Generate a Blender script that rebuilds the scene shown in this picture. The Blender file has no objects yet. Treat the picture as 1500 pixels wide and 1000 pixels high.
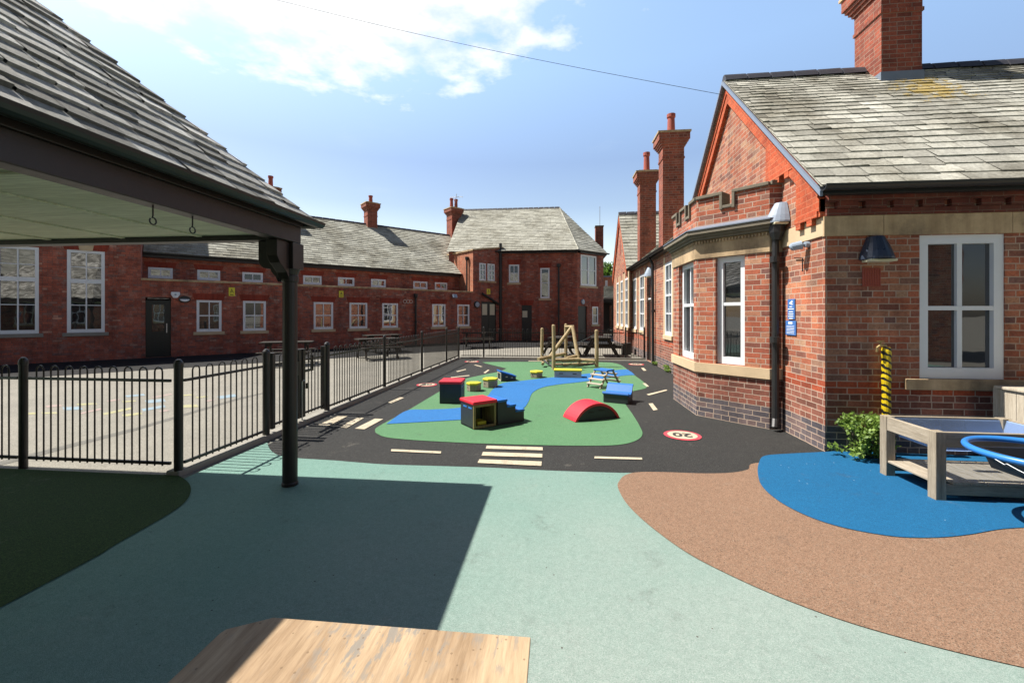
import bpy, bmesh, math, random
from mathutils import Vector, Matrix
R = math.radians
rnd = random.Random(7)
SC = bpy.context.scene
COL = SC.collection

# ------------------------------------------------------------------ camera geometry (used to survey positions)
YAW, FPX, HOR, CAMH = R(5.94), 625.0, 460.0, 1.6
CAM = Vector((0, 0, CAMH))
FW = Vector((-math.sin(YAW), math.cos(YAW), 0)); RT = Vector((math.cos(YAW), math.sin(YAW), 0))
def ray(u, v): return FW + RT*((u-750)/FPX) + Vector((0, 0, (HOR-v)/FPX))
def G(u, v, z=0.0):
    d = ray(u, v); t = (z-CAMH)/d.z
    return (CAM.x+d.x*t, CAM.y+d.y*t)
def fr(M, u, v):
    I = M.inverted(); o = I @ CAM; d = I.to_3x3() @ ray(u, v); t = -o.y/d.y
    p = o+d*t
    return p.x, p.z
def rect(M, u0, v0, u1, v1):
    um = (u0+u1)/2; vm = (v0+v1)/2
    a = fr(M, u0, vm)[0]; b = fr(M, u1, vm)[0]
    d = fr(M, um, v0)[1]; c = fr(M, um, v1)[1]
    return min(a, b), max(a, b), c, d
def frame(x, y, deg, z=0): return Matrix.Translation((x, y, z)) @ Matrix.Rotation(R(deg), 4, 'Z')

# ------------------------------------------------------------------ mesh helper
def wmat(o):
    m = o.matrix_basis.copy()
    while o.parent:
        o = o.parent; m = o.matrix_basis @ m
    return m
class MB:
    def __init__(s, M=None): s.v = []; s.f = []; s.weld = False; s.M = M.copy() if M else Matrix()
    def add(s, pts, faces):
        b = len(s.v); s.v += [s.M @ Vector(p) for p in pts]; s.f += [[b+i for i in f] for f in faces]; return s
    def face(s, *pts): return s.add(pts, [list(range(len(pts)))])
    def box(s, x0, x1, y0, y1, z0, z1):
        return s.add([(x0,y0,z0),(x1,y0,z0),(x1,y1,z0),(x0,y1,z0),(x0,y0,z1),(x1,y0,z1),(x1,y1,z1),(x0,y1,z1)],
                     [(3,2,1,0),(4,5,6,7),(0,1,5,4),(1,2,6,5),(2,3,7,6),(3,0,4,7)])
    def obox(s, c, size, rz=0, rx=0, ry=0):
        m = s.M; s.M = m @ Matrix.Translation(c) @ Matrix.Rotation(rz,4,'Z') @ Matrix.Rotation(ry,4,'Y') @ Matrix.Rotation(rx,4,'X')
        a, b, c2 = [k/2 for k in size]; s.box(-a,a,-b,b,-c2,c2); s.M = m; return s
    def prism(s, poly, z0, z1):
        n = len(poly)
        return s.add([(p[0],p[1],z0) for p in poly]+[(p[0],p[1],z1) for p in poly],
            [list(range(n))[::-1], list(range(n,2*n))]+[(i,(i+1)%n,n+(i+1)%n,n+i) for i in range(n)])
    def extr(s, poly, y0, y1):           # poly in x,z extruded along y
        n = len(poly)
        return s.add([(p[0],y0,p[1]) for p in poly]+[(p[0],y1,p[1]) for p in poly],
            [list(range(n)), list(range(n,2*n))[::-1]]+[(i,n+i,n+(i+1)%n,(i+1)%n) for i in range(n)])
    def sweepx(s, poly, x0, x1):         # poly in y,z extruded along x
        n = len(poly)
        return s.add([(x0,p[0],p[1]) for p in poly]+[(x1,p[0],p[1]) for p in poly],
            [list(range(n)), list(range(n,2*n))[::-1]]+[(i,n+i,n+(i+1)%n,(i+1)%n) for i in range(n)])
    def tube(s, path, r, n=8, cap=True):
        P = [Vector(p) for p in path]; m = len(P); rr = r if isinstance(r, (list, tuple)) else [r]*m
        pts = []; prev = None
        for i, p in enumerate(P):
            t = (P[min(i+1,m-1)]-P[max(i-1,0)]).normalized()
            if prev is None:
                a = Vector((0,0,1)) if abs(t.z) < .9 else Vector((1,0,0))
                nx = t.cross(a).normalized()
            else:
                nx = (prev - t*prev.dot(t)).normalized()
            prev = nx; ny = t.cross(nx)
            for k in range(n):
                an = 2*math.pi*k/n
                pts.append(p + (nx*math.cos(an)+ny*math.sin(an))*rr[i])
        F = [(i*n+k, i*n+(k+1)%n, (i+1)*n+(k+1)%n, (i+1)*n+k) for i in range(m-1) for k in range(n)]
        if cap: F += [list(range(n))[::-1], list(range((m-1)*n, m*n))]
        return s.add(pts, F)
    def lathe(s, prof, cx=0, cy=0, n=20):
        pts = []; m = len(prof)
        for r, z in prof:
            for k in range(n):
                a = 2*math.pi*k/n; pts.append((cx+r*math.cos(a), cy+r*math.sin(a), z))
        F = [(i*n+k, i*n+(k+1)%n, (i+1)*n+(k+1)%n, (i+1)*n+k) for i in range(m-1) for k in range(n)]
        F += [list(range(n))[::-1], list(range((m-1)*n, m*n))]
        return s.add(pts, F)
    def torus(s, c, R0, r, n=40, k=10, wob=0):
        pts = []
        for i in range(n):
            a = 2*math.pi*i/n; dz = wob*math.sin(2*a+1)
            for j in range(k):
                b = 2*math.pi*j/k
                pts.append((c[0]+(R0+r*math.cos(b))*math.cos(a), c[1]+(R0+r*math.cos(b))*math.sin(a), c[2]+r*math.sin(b)+dz))
        return s.add(pts, [(i*k+j, ((i+1)%n)*k+j, ((i+1)%n)*k+(j+1)%k, i*k+(j+1)%k) for i in range(n) for j in range(k)])
    def wall(s, x0, x1, z0, z1, ops=(), dep=.13):
        s.weld = True
        ops = [o for o in ops if o[1] > x0 and o[0] < x1]
        xs = sorted({x0, x1, *[o[0] for o in ops], *[o[1] for o in ops]}); zs = sorted({z0, z1, *[o[2] for o in ops], *[o[3] for o in ops]})
        xs = [x for x in xs if x0 <= x <= x1]; zs = [z for z in zs if z0 <= z <= z1]
        for i in range(len(xs)-1):
            for j in range(len(zs)-1):
                cx, cz = (xs[i]+xs[i+1])/2, (zs[j]+zs[j+1])/2
                if any(o[0] < cx < o[1] and o[2] < cz < o[3] for o in ops): continue
                s.face((xs[i],0,zs[j]),(xs[i+1],0,zs[j]),(xs[i+1],0,zs[j+1]),(xs[i],0,zs[j+1]))
        for a, b, c, d in ops:
            s.face((a,0,c),(a,0,d),(a,dep,d),(a,dep,c)); s.face((b,0,c),(b,dep,c),(b,dep,d),(b,0,d))
            s.face((a,0,d),(b,0,d),(b,dep,d),(a,dep,d)); s.face((a,0,c),(a,dep,c),(b,dep,c),(b,0,c))
        return s
    def build(s, name, mat, parent=None, bev=0, smooth=False, recalc=True):
        me = bpy.data.meshes.new(name)
        V = s.v
        if s.weld:
            key = {}; nv = []; mp = []
            for p in V:
                q = (round(p.x,4), round(p.y,4), round(p.z,4))
                if q not in key: key[q] = len(nv); nv.append(p)
                mp.append(key[q])
            V = s.v = nv; s.f = [[mp[i] for i in f] for f in s.f]; s.f = [f for f in s.f if len(set(f)) == len(f)]
        I = wmat(parent).inverted() if parent else Matrix()
        me.from_pydata([tuple(I @ p) for p in V], [], s.f)
        if recalc:
            bm = bmesh.new(); bm.from_mesh(me); bmesh.ops.recalc_face_normals(bm, faces=bm.faces); bm.to_mesh(me); bm.free()
        uv = me.uv_layers.new(name='UVMap').data
        for p in me.polygons:
            pts = [V[i] for i in p.vertices]
            nrm = Vector((0,0,0))
            for i in range(len(pts)):
                a, b = pts[i], pts[(i+1) % len(pts)]
                nrm += Vector(((a.y-b.y)*(a.z+b.z), (a.z-b.z)*(a.x+b.x), (a.x-b.x)*(a.y+b.y)))
            if nrm.length > 0: nrm.normalize()
            flat = abs(nrm.z) > .8
            t = Vector((-nrm.y, nrm.x, 0))
            if t.length > 1e-6: t.normalize()
            if t.x+t.y*.9 < 0: t = -t
            for li, vi in zip(p.loop_indices, p.vertices):
                q = V[vi]
                uv[li].uv = (q.x, q.y) if flat else (q.dot(t), q.z)
        if smooth:
            for p in me.polygons: p.use_smooth = True
        if isinstance(mat, (list, tuple)):
            for m in mat: me.materials.append(m)
        else: me.materials.append(mat)
        o = bpy.data.objects.new(name, me); COL.objects.link(o)
        if parent: o.parent = parent
        if bev:
            md = o.modifiers.new('bevel', 'BEVEL'); md.width = bev; md.segments = 2; md.limit_method = 'ANGLE'; md.angle_limit = R(40)
        return o
def tag(o, label=None, cat=None, group=None, kind=None):
    if label: o['label'] = label
    if cat: o['category'] = cat
    if group: o['group'] = group
    if kind: o['kind'] = kind
    return o
def thing(name, label, cat, loc=(0,0,0), rz=0, group=None):
    o = bpy.data.objects.new(name, None); COL.objects.link(o); o.empty_display_size = .2
    o.location = loc if len(loc) == 3 else (loc[0], loc[1], 0); o.rotation_euler = (0,0,rz)
    return tag(o, label, cat, group)
def copy_tree(o, parent=None):
    c = o.copy(); COL.objects.link(c); c.parent = parent
    for ch in list(o.children): copy_tree(ch, c)
    return c

# ------------------------------------------------------------------ materials
def nmat(name):
    m = bpy.data.materials.new(name); m.use_nodes = True
    nt = m.node_tree; b = nt.nodes['Principled BSDF']
    return m, nt, b
def N(nt, typ, **kw):
    n = nt.nodes.new(typ)
    for k, v in kw.items():
        if k in n.inputs: n.inputs[k].default_value = v
        else: setattr(n, k, v)
    return n
def L(nt, a, b): nt.links.new(a, b)
def sc_(stops, k): return [(p, [min(.85, x*k[i]) for i, x in enumerate(c)]) for p, c in stops]
def c4(c): return (c[0], c[1], c[2], 1)
def ramp(nt, fac, stops, interp='LINEAR'):
    r = nt.nodes.new('ShaderNodeValToRGB'); cr = r.color_ramp; cr.interpolation = interp
    while len(cr.elements) > 1: cr.elements.remove(cr.elements[-1])
    cr.elements[0].position = stops[0][0]; cr.elements[0].color = c4(stops[0][1])
    for p, c in stops[1:]:
        e = cr.elements.new(p); e.color = c4(c)
    L(nt, fac, r.inputs[0]); return r.outputs[0]
def mix(nt, fac, a, b, mode='MIX'):
    n = nt.nodes.new('ShaderNodeMix'); n.data_type = 'RGBA'; n.blend_type = mode
    for inp, val in ((n.inputs[0], fac), (n.inputs[6], a), (n.inputs[7], b)):
        if hasattr(val, 'links'): L(nt, val, inp)
        elif isinstance(val, (int, float)): inp.default_value = val
        else: inp.default_value = c4(val)
    return n.outputs[2]
def math_(nt, op, a, b=0.0, cl=False):
    n = nt.nodes.new('ShaderNodeMath'); n.operation = op; n.use_clamp = cl
    for i, val in ((0, a), (1, b)):
        if hasattr(val, 'links'): L(nt, val, n.inputs[i])
        else: n.inputs[i].default_value = val
    return n.outputs[0]
def noise(nt, vec, scale, detail=4, rough=.55):
    n = N(nt, 'ShaderNodeTexNoise', Scale=scale, Detail=detail, Roughness=rough)
    if vec is not None: L(nt, vec, n.inputs['Vector'])
    return n.outputs['Fac']
def bump(nt, b, h, strength=.3, dist=.01):
    n = N(nt, 'ShaderNodeBump', Strength=strength, Distance=dist); L(nt, h, n.inputs['Height']); L(nt, n.outputs[0], b.inputs['Normal'])
def geo(nt): return nt.nodes.new('ShaderNodeNewGeometry')
def pos(nt): return geo(nt).outputs['Position']
def objc(nt): return nt.nodes.new('ShaderNodeTexCoord').outputs['Object']

def brick_mat(name, stops, mortar, bands=(), blue=0, grime=.35, bw=.225, rh=.075, ms=.006, bumpy=.5, efflo=0):
    m, nt, b = nmat(name)
    uv = nt.nodes.new('ShaderNodeUVMap').outputs[0]
    # slightly warp the courses so that joints are not ruler straight
    nz = N(nt, 'ShaderNodeTexNoise', Scale=9.0, Detail=2.0); L(nt, uv, nz.inputs['Vector'])
    va = N(nt, 'ShaderNodeVectorMath', operation='MULTIPLY_ADD'); L(nt, nz.outputs['Color'], va.inputs[0]); va.inputs[1].default_value = (.012,.012,0); L(nt, uv, va.inputs[2])
    br = N(nt, 'ShaderNodeTexBrick', Scale=1.0); L(nt, va.outputs[0], br.inputs['Vector'])
    br.inputs['Color1'].default_value = (0,0,0,1); br.inputs['Color2'].default_value = (1,1,1,1); br.inputs['Mortar'].default_value = (.5,.5,.5,1)
    br.inputs['Mortar Size'].default_value = ms; br.inputs['Mortar Smooth'].default_value = .15
    br.inputs['Brick Width'].default_value = bw; br.inputs['Row Height'].default_value = rh; br.offset = .5
    br.squash = .55; br.squash_frequency = 4     # a header course now and then
    col = ramp(nt, br.outputs['Color'], stops)
    sx = nt.nodes.new('ShaderNodeSeparateXYZ'); L(nt, va.outputs[0], sx.inputs[0]); v = sx.outputs[1]
    if blue:
        bl = ramp(nt, br.outputs['Color'], [(0,(.07,.065,.08)),(.5,(.13,.115,.125)),(.8,(.19,.13,.12)),(1,(.10,.095,.11))])
        col = mix(nt, math_(nt,'LESS_THAN',v,blue), col, bl)
    for z0, z1, c in bands:
        k = math_(nt,'MULTIPLY', math_(nt,'GREATER_THAN',v,z0), math_(nt,'LESS_THAN',v,z1))
        bc = ramp(nt, br.outputs['Color'], [(0,[x*.62 for x in c]),(.5,c),(1,[min(1,x*1.3) for x in c])])
        col = mix(nt, k, col, bc)
    P = pos(nt)
    col = mix(nt, .7, col, ramp(nt, noise(nt, P, 38, 5, .75), [(.3,(.50,.46,.46)),(.7,(1.36,1.34,1.3))]), 'MULTIPLY')
    col = mix(nt, .6, col, ramp(nt, noise(nt, P, 3.1, 5, .7), [(.34,(.62,.58,.58)),(.64,(1.12,1.12,1.12))]), 'MULTIPLY')
    mcol = mix(nt, noise(nt, P, 5, 4, .6), [x*.7 for x in mortar], [min(1,x*1.15) for x in mortar])
    col = mix(nt, br.outputs['Fac'], col, mcol)
    col = mix(nt, grime, col, ramp(nt, noise(nt, P, 1.3, 6, .65), [(.32,(.42,.38,.37)),(.6,(1.05,1.05,1.05))]), 'MULTIPLY')
    mps = nt.nodes.new('ShaderNodeMapping'); mps.inputs['Scale'].default_value = (2.6,2.6,.22); L(nt, P, mps.inputs[0])
    col = mix(nt, .55, col, ramp(nt, noise(nt, mps.outputs[0], 1.0, 6, .65), [(.34,(.50,.46,.45)),(.52,(1,1,1))]), 'MULTIPLY')
    if efflo: col = mix(nt, ramp(nt, noise(nt, P, 4.2, 7, .75), [(.52,(0,0,0)),(.68,(efflo,efflo,efflo))]), col, (.36,.27,.22))
    L(nt, col, b.inputs['Base Color']); b.inputs['Roughness'].default_value = .9
    h = math_(nt,'SUBTRACT', math_(nt,'MULTIPLY',noise(nt,P,90,3,.6),.35), br.outputs['Fac'])
    bump(nt, b, h, bumpy, .008)
    return m
def speck(name, stops, scale=260, wear=.25, wearc=(.8,.8,.8), rough=.9, dots=None, faded=None, stain=.8):
    m, nt, b = nmat(name); P = pos(nt)
    vo = N(nt, 'ShaderNodeTexVoronoi', Scale=scale); L(nt, P, vo.inputs['Vector'])
    sp = nt.nodes.new('ShaderNodeSeparateColor'); L(nt, vo.outputs['Color'], sp.inputs[0])
    col = ramp(nt, sp.outputs[0], stops)
    if dots:
        v2 = N(nt, 'ShaderNodeTexVoronoi', Scale=14.0); L(nt, P, v2.inputs['Vector'])
        s2 = nt.nodes.new('ShaderNodeSeparateColor'); L(nt, v2.outputs['Color'], s2.inputs[0])
        k = math_(nt,'MULTIPLY', math_(nt,'LESS_THAN',v2.outputs['Distance'],.075), math_(nt,'GREATER_THAN',s2.outputs[1],.82))
        col = mix(nt, k, col, dots)
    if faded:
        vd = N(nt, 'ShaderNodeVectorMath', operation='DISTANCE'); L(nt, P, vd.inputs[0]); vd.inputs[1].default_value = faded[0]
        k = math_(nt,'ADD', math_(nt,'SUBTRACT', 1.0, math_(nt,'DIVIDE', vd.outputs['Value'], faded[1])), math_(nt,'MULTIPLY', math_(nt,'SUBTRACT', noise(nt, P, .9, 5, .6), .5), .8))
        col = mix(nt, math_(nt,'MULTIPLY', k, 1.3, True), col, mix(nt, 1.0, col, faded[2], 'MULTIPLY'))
    col = mix(nt, wear, col, ramp(nt, noise(nt, P, .8, 7, .7), [(.35,wearc),(.62,(1.08,1.06,1.04))]), 'MULTIPLY')
    col = mix(nt, .5, col, ramp(nt, noise(nt, P, 22, 5, .75), [(.3,(.8,.8,.8)),(.7,(1.12,1.12,1.12))]), 'MULTIPLY')
    k = ramp(nt, noise(nt, P, 1.7, 8, .8), [(.60,(0,0,0)),(.72,(.45,.45,.45))]); col = mix(nt, math_(nt,'MULTIPLY',k,stain), col, mix(nt, .5, col, (.45,.40,.33)))
    k = ramp(nt, noise(nt, P, 2.6, 8, .82), [(.34,(.5,.5,.5)),(.43,(0,0,0))]); col = mix(nt, math_(nt,'MULTIPLY',k,stain), col, mix(nt, .6, col, (.05,.045,.04)))
    L(nt, col, b.inputs['Base Color']); b.inputs['Roughness'].default_value = rough; b.inputs['Specular IOR Level'].default_value = .25
    bump(nt, b, vo.outputs['Distance'], .35, .004)
    return m
def plain(name, c, rough=.5, var=.15, scale=8, metal=0, spec=.5, bmp=0, coat=0):
    m, nt, b = nmat(name); P = pos(nt)
    col = mix(nt, noise(nt, P, scale, 5, .65), [x*(1-var) for x in c], [min(1,x*(1+var)) for x in c])
    L(nt, col, b.inputs['Base Color']); b.inputs['Metallic'].default_value = metal; b.inputs['Specular IOR Level'].default_value = spec
    rr = math_(nt,'ADD', rough-.08, math_(nt,'MULTIPLY',noise(nt,P,scale*3,3),.16)); L(nt, rr, b.inputs['Roughness'])
    if bmp: bump(nt, b, noise(nt, P, scale*12, 4, .7), bmp, .004)
    b.inputs['Coat Weight'].default_value = coat
    return m
def wood(name, c1, c2, axis=1, sc=14, rough=.75, stain=None, use_obj=True):
    m, nt, b = nmat(name)
    mp = nt.nodes.new('ShaderNodeMapping'); L(nt, objc(nt) if use_obj else pos(nt), mp.inputs[0])
    s = [sc, sc, sc]; s[axis] = sc*.07; mp.inputs['Scale'].default_value = s
    f = noise(nt, mp.outputs[0], 1.6, 8, .7)
    col = ramp(nt, f, [(.3,c1),(.68,c2)])
    f2 = noise(nt, mp.outputs[0], 9, 4, .7)
    col = mix(nt, .45, col, ramp(nt, f2, [(.35,(.55,.5,.46)),(.6,(1.1,1.1,1.1))]), 'MULTIPLY')
    if stain:
        col = mix(nt, ramp(nt, noise(nt, objc(nt), 4.5, 7, .7), [(.58,(0,0,0)),(.7,(.7,.7,.7))]), col, stain)
    L(nt, col, b.inputs['Base Color']); b.inputs['Roughness'].default_value = rough; b.inputs['Specular IOR Level'].default_value = .25
    bump(nt, b, f2, .3, .003)
    return m
def slate_mat(name, stops, lichen=None, dark=.5):
    m, nt, b = nmat(name); g = geo(nt); P = g.outputs['Position']
    col = ramp(nt, g.outputs['Random Per Island'], stops)
    col = mix(nt, .75, col, ramp(nt, noise(nt, P, 24, 6, .75), [(.28,(.5,.5,.5)),(.7,(1.3,1.3,1.27))]), 'MULTIPLY')
    col = mix(nt, dark, col, ramp(nt, noise(nt, P, .75, 6, .7), [(.36,(.40,.37,.31)),(.50,(.88,.87,.84)),(.62,(1.12,1.12,1.12))]), 'MULTIPLY')
    if lichen:
        c, rad, colr = lichen
        vd = N(nt, 'ShaderNodeVectorMath', operation='DISTANCE'); L(nt, P, vd.inputs[0]); vd.inputs[1].default_value = c
        k = math_(nt,'SUBTRACT', 1.0, math_(nt,'DIVIDE', vd.outputs['Value'], rad), True)
        k = math_(nt,'GREATER_THAN', math_(nt,'ADD', math_(nt,'MULTIPLY',k,.45), noise(nt,P,7,6,.8)), .83)
        col = mix(nt, math_(nt,'MULTIPLY',k,.8), col, colr)
    L(nt, col, b.inputs['Base Color']); b.inputs['Roughness'].default_value = .8; b.inputs['Specular IOR Level'].default_value = .3
    bump(nt, b, noise(nt, P, 45, 5, .7), .5, .006)
    return m
def glass_mat(name, c=(.012,.014,.016), ior=2.3):
    m, nt, b = nmat(name)
    P = pos(nt)
    b.inputs['Base Color'].default_value = c4(c); b.inputs['IOR'].default_value = ior
    b.inputs['Roughness'].default_value = .02; b.inputs['Specular IOR Level'].default_value = .5
    bump(nt, b, noise(nt, P, 1.8, 2, .5), .05, .03)
    return m

M = {}
multi = sc_([(0,(.17,.072,.05)),(.14,(.30,.092,.05)),(.36,(.41,.122,.056)),(.54,(.29,.105,.063)),(.74,(.42,.155,.077)),(.86,(.37,.185,.105)),(.93,(.17,.08,.063)),(1,(.47,.27,.155))],(1.18,1.24,1.30))
redm = sc_([(0,(.23,.063,.04)),(.3,(.33,.083,.048)),(.55,(.40,.105,.058)),(.8,(.30,.092,.06)),(.93,(.19,.083,.066)),(1,(.46,.22,.145))],(1.3,1.36,1.42))
M['brick'] = brick_mat('multi_brick', multi, (.50,.37,.28), bands=[(.30,.675,(.27,.10,.065)),(.675,.825,(.40,.08,.03))], blue=.30)
M['brick_bay'] = brick_mat('bay_brick', [(p,(c[0]*.98,c[1]*.86,c[2]*.85)) for p, c in multi], (.48,.37,.285), bands=[(.30,.69,(.27,.095,.062))], blue=.30)
M['brick_up'] = brick_mat('gable_brick', multi, (.50,.36,.27), efflo=.25)
M['brick_far'] = brick_mat('range_brick', redm, (.17,.105,.08), grime=.55, efflo=.42)
M['brick_red'] = brick_mat('rubbed_red_brick', [(0,(.46,.080,.026)),(.5,(.58,.108,.034)),(1,(.52,.115,.042))], (.56,.20,.10), grime=.3, ms=.004)
M['brick_arch'] = brick_mat('arch_brick', [(0,(.27,.04,.02)),(1,(.34,.055,.028))], (.27,.07,.04), grime=.3, bw=.075, rh=.3, ms=.003)
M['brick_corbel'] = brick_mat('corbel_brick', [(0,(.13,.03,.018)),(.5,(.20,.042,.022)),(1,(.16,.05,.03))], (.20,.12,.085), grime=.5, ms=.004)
M['brick_chim'] = brick_mat('chimney_brick', [(0,(.20,.05,.03)),(.4,(.33,.08,.042)),(.75,(.38,.095,.05)),(1,(.26,.09,.06))], (.34,.22,.16), grime=.5)
M['brick_orange'] = brick_mat('orange_brick', [(0,(.40,.12,.06)),(.5,(.5,.17,.085)),(1,(.44,.19,.11))], (.5,.33,.22), grime=.3)
M['stone'] = plain('sandstone', (.54,.41,.255), .9, .25, 3, bmp=.4)
def stone_stained():
    m, nt, b = nmat('stained_sandstone'); P = pos(nt)
    col = ramp(nt, noise(nt, P, 2.2, 7, .7), [(.3,(.22,.16,.10)),(.5,(.46,.33,.19)),(.7,(.60,.435,.26))])
    mp = nt.nodes.new('ShaderNodeMapping'); mp.inputs['Scale'].default_value = (6,6,.6); L(nt, P, mp.inputs[0])
    col = mix(nt, .5, col, ramp(nt, noise(nt, mp.outputs[0], 1, 5, .6), [(.35,(.5,.45,.4)),(.6,(1.1,1.1,1.1))]), 'MULTIPLY')
    L(nt, col, b.inputs['Base Color']); b.inputs['Roughness'].default_value = .9; bump(nt, b, noise(nt, P, 50, 4, .7), .4, .005); return m
M['stone_d'] = stone_stained()
M['stone_k'] = plain('dark_weathered_stone', (.17,.145,.105), .9, .35, 4, bmp=.4)
M['slate'] = slate_mat('grey_slate', [(0,(.28,.27,.235)),(.4,(.38,.37,.325)),(.8,(.45,.44,.385)),(1,(.56,.545,.485))], lichen=((5.85,7.35,5.15), 1.3, (.36,.25,.05)), dark=.8)
M['slate_far'] = slate_mat('pale_slate', [(0,(.31,.305,.265)),(.5,(.37,.365,.315)),(1,(.43,.425,.37))], dark=.65)
M['slate_range'] = slate_mat('range_slate', [(0,(.29,.285,.245)),(.5,(.38,.375,.32)),(1,(.46,.455,.39))], dark=.75)
M['slate_hut'] = slate_mat('old_shingle', [(0,(.15,.145,.13)),(.5,(.32,.315,.29)),(1,(.55,.54,.51))], dark=.6)
M['ridge'] = plain('ridge_clay', (.045,.045,.055), .55, .3, 5)
M['lead'] = plain('lead', (.17,.20,.25), .5, .2, 4, bmp=.15)
M['bluepaint'] = plain('blue_grey_paint', (.20,.245,.32), .45, .1, 5)
M['black'] = plain('black_gutter', (.018,.018,.018), .4, .3, 6)
M['blackfence'] = plain('black_fence_paint', (.020,.018,.016), .38, .35, 9, spec=.5)
M['hutpaint'] = plain('dark_brown_paint', (.017,.012,.009), .42, .35, 7, bmp=.25)
M['greengutter'] = plain('dark_green_gutter', (.008,.0125,.010), .38, .25, 5)
M['ceil'] = wood('pale_green_board', (.56,.57,.40), (.74,.74,.56), 0, 5)
M['white'] = plain('white_upvc', (.74,.76,.78), .35, .05, 6)
M['glass'] = glass_mat('window_glass')
M['glass2'] = glass_mat('window_glass_far', (.016,.018,.02), 2.5)
M['terracotta'] = plain('terracotta', (.42,.09,.045), .8, .2, 9)
M['pot'] = plain('chimney_pot', (.32,.07,.045), .75, .25, 5)
M['tarmac'] = speck('weathered_tarmac', sc_([(0,(.17,.16,.14)),(.5,(.27,.255,.225)),(1,(.36,.34,.30))],(.88,.88,.85)), 170, .45, (.7,.7,.7))
M['ground'] = speck('ground_tarmac', [(0,(.15,.15,.13)),(1,(.25,.24,.21))], 90, .4, (.7,.7,.7))
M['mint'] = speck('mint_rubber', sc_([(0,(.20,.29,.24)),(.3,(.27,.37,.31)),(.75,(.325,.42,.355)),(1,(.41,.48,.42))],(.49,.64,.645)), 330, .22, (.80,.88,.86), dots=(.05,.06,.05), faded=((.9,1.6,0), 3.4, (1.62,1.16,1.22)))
M['brown'] = speck('brown_rubber', sc_([(0,(.12,.075,.05)),(.25,(.26,.145,.09)),(.6,(.345,.19,.12)),(.9,(.43,.25,.16)),(1,(.33,.26,.19))],(.69,.74,.76)), 240, .2, (.85,.85,.85))
M['blue'] = speck('blue_rubber', sc_([(0,(.006,.07,.22)),(.5,(.008,.105,.33)),(1,(.015,.145,.42))],(.75,.92,.68)), 330, .3, (.8,.85,.88), dots=(.3,.42,.5))
M['river'] = speck('river_blue_rubber', sc_([(0,(.02,.13,.36)),(.5,(.028,.165,.44)),(1,(.05,.22,.54))],(.8,.8,.8)), 240, .15)
M['green'] = speck('green_rubber', sc_([(0,(.08,.21,.095)),(.5,(.12,.275,.13)),(1,(.19,.35,.19))],(.68,.70,.70)), 280, .25, (.82,.85,.8))
M['road'] = speck('black_rubber', [(0,(.014,.014,.0135)),(.5,(.026,.026,.025)),(.9,(.04,.04,.038)),(1,(.10,.098,.092))], 240, .35, (.75,.75,.75))
M['shadetarmac'] = speck('shade_dark_tarmac', [(0,(.008,.008,.0085)),(.6,(.014,.0135,.014)),(1,(.03,.03,.03))], 130, .4, (.6,.6,.6))  # near-black tone for the painted shade strip beside the range
M['turf'] = speck('artificial_turf', [(0,(.012,.03,.008)),(.5,(.022,.055,.012)),(1,(.045,.085,.02))], 200, .3)
def worn(name, c, under=(.04,.04,.038), amt=.5):
    m, nt, b = nmat(name); P = pos(nt)
    vo = N(nt, 'ShaderNodeTexVoronoi', Scale=210.0); L(nt, P, vo.inputs['Vector']); sp = nt.nodes.new('ShaderNodeSeparateColor'); L(nt, vo.outputs['Color'], sp.inputs[0])
    col = ramp(nt, sp.outputs[0], [(0,[x*.72 for x in c]),(.6,c),(1,[min(.8,x*1.12) for x in c])])
    k = math_(nt,'MULTIPLY', ramp(nt, noise(nt, P, 6, 6, .75), [(.42,(0,0,0)),(.66,(1,1,1))]), math_(nt,'GREATER_THAN', sp.outputs[1], .45))
    col = mix(nt, math_(nt,'MULTIPLY', k, amt), col, under)
    L(nt, col, b.inputs['Base Color']); b.inputs['Roughness'].default_value = .9; bump(nt, b, vo.outputs['Distance'], .3, .003); return m
M['cream'] = worn('cream_marking', (.50,.43,.31))
M['whitemark'] = plain('white_marking', (.55,.52,.45), .85, .2, 10)
M['redmark'] = plain('red_marking', (.52,.05,.07), .85, .15, 12)
M['blackmark'] = plain('black_marking', (.03,.03,.028), .85, .2, 12)
M['yellowmark'] = worn('yellow_marking', (0.36, 0.34, 0.17), (.25,.235,.2), .85)
M['bluemark'] = worn('blue_marking', (0.22, 0.31, 0.37), (.25,.235,.2), .85)
M['pinkmark'] = worn('pink_marking', (0.36, 0.26, 0.235), (.25,.235,.2), .85)
M['concrete'] = plain('concrete', (.25,.235,.20), .9, .25, 5, bmp=.3)
M['redpad'] = plain('red_rubber_pad', (.58,.012,.028), .55, .12, 12, bmp=.1)
M['yellowpad'] = plain('yellow_rubber_pad', (.55,.47,.02), .55, .12, 12)
M['bluepad'] = plain('blue_rubber_pad', (.012,.13,.46), .55, .15, 10)
M['greypanel'] = plain('dark_grey_panel', (.024,.028,.034), .5, .2, 6)
M['yellowframe'] = wood('yellowish_timber', (.16,.125,.05), (.34,.28,.13), 2, 20)
M['olive'] = plain('olive_panel', (.10,.16,.07), .6, .2, 8)
M['palewood'] = wood('pale_worn_timber', (.36,.31,.24), (.60,.55,.46), 0, 24)
M['greywood'] = wood('weathered_grey_timber', (.20,.165,.12), (.40,.345,.26), 0, 26)
M['greywoody'] = wood('weathered_grey_boards', (.24,.20,.145), (.46,.40,.31), 1, 26)
M['greywoodz'] = wood('weathered_grey_uprights', (.20,.165,.12), (.40,.345,.26), 2, 26)
M['chestwood'] = wood('pale_weathered_boards', (.34,.29,.22), (.56,.50,.40), 2, 24)
M['log'] = wood('peeled_log', (.27,.20,.105), (.47,.375,.22), 2, 22)
M['darkwood'] = wood('dark_stained_timber', (.02,.017,.014), (.05,.042,.034), 0, 14)
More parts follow.
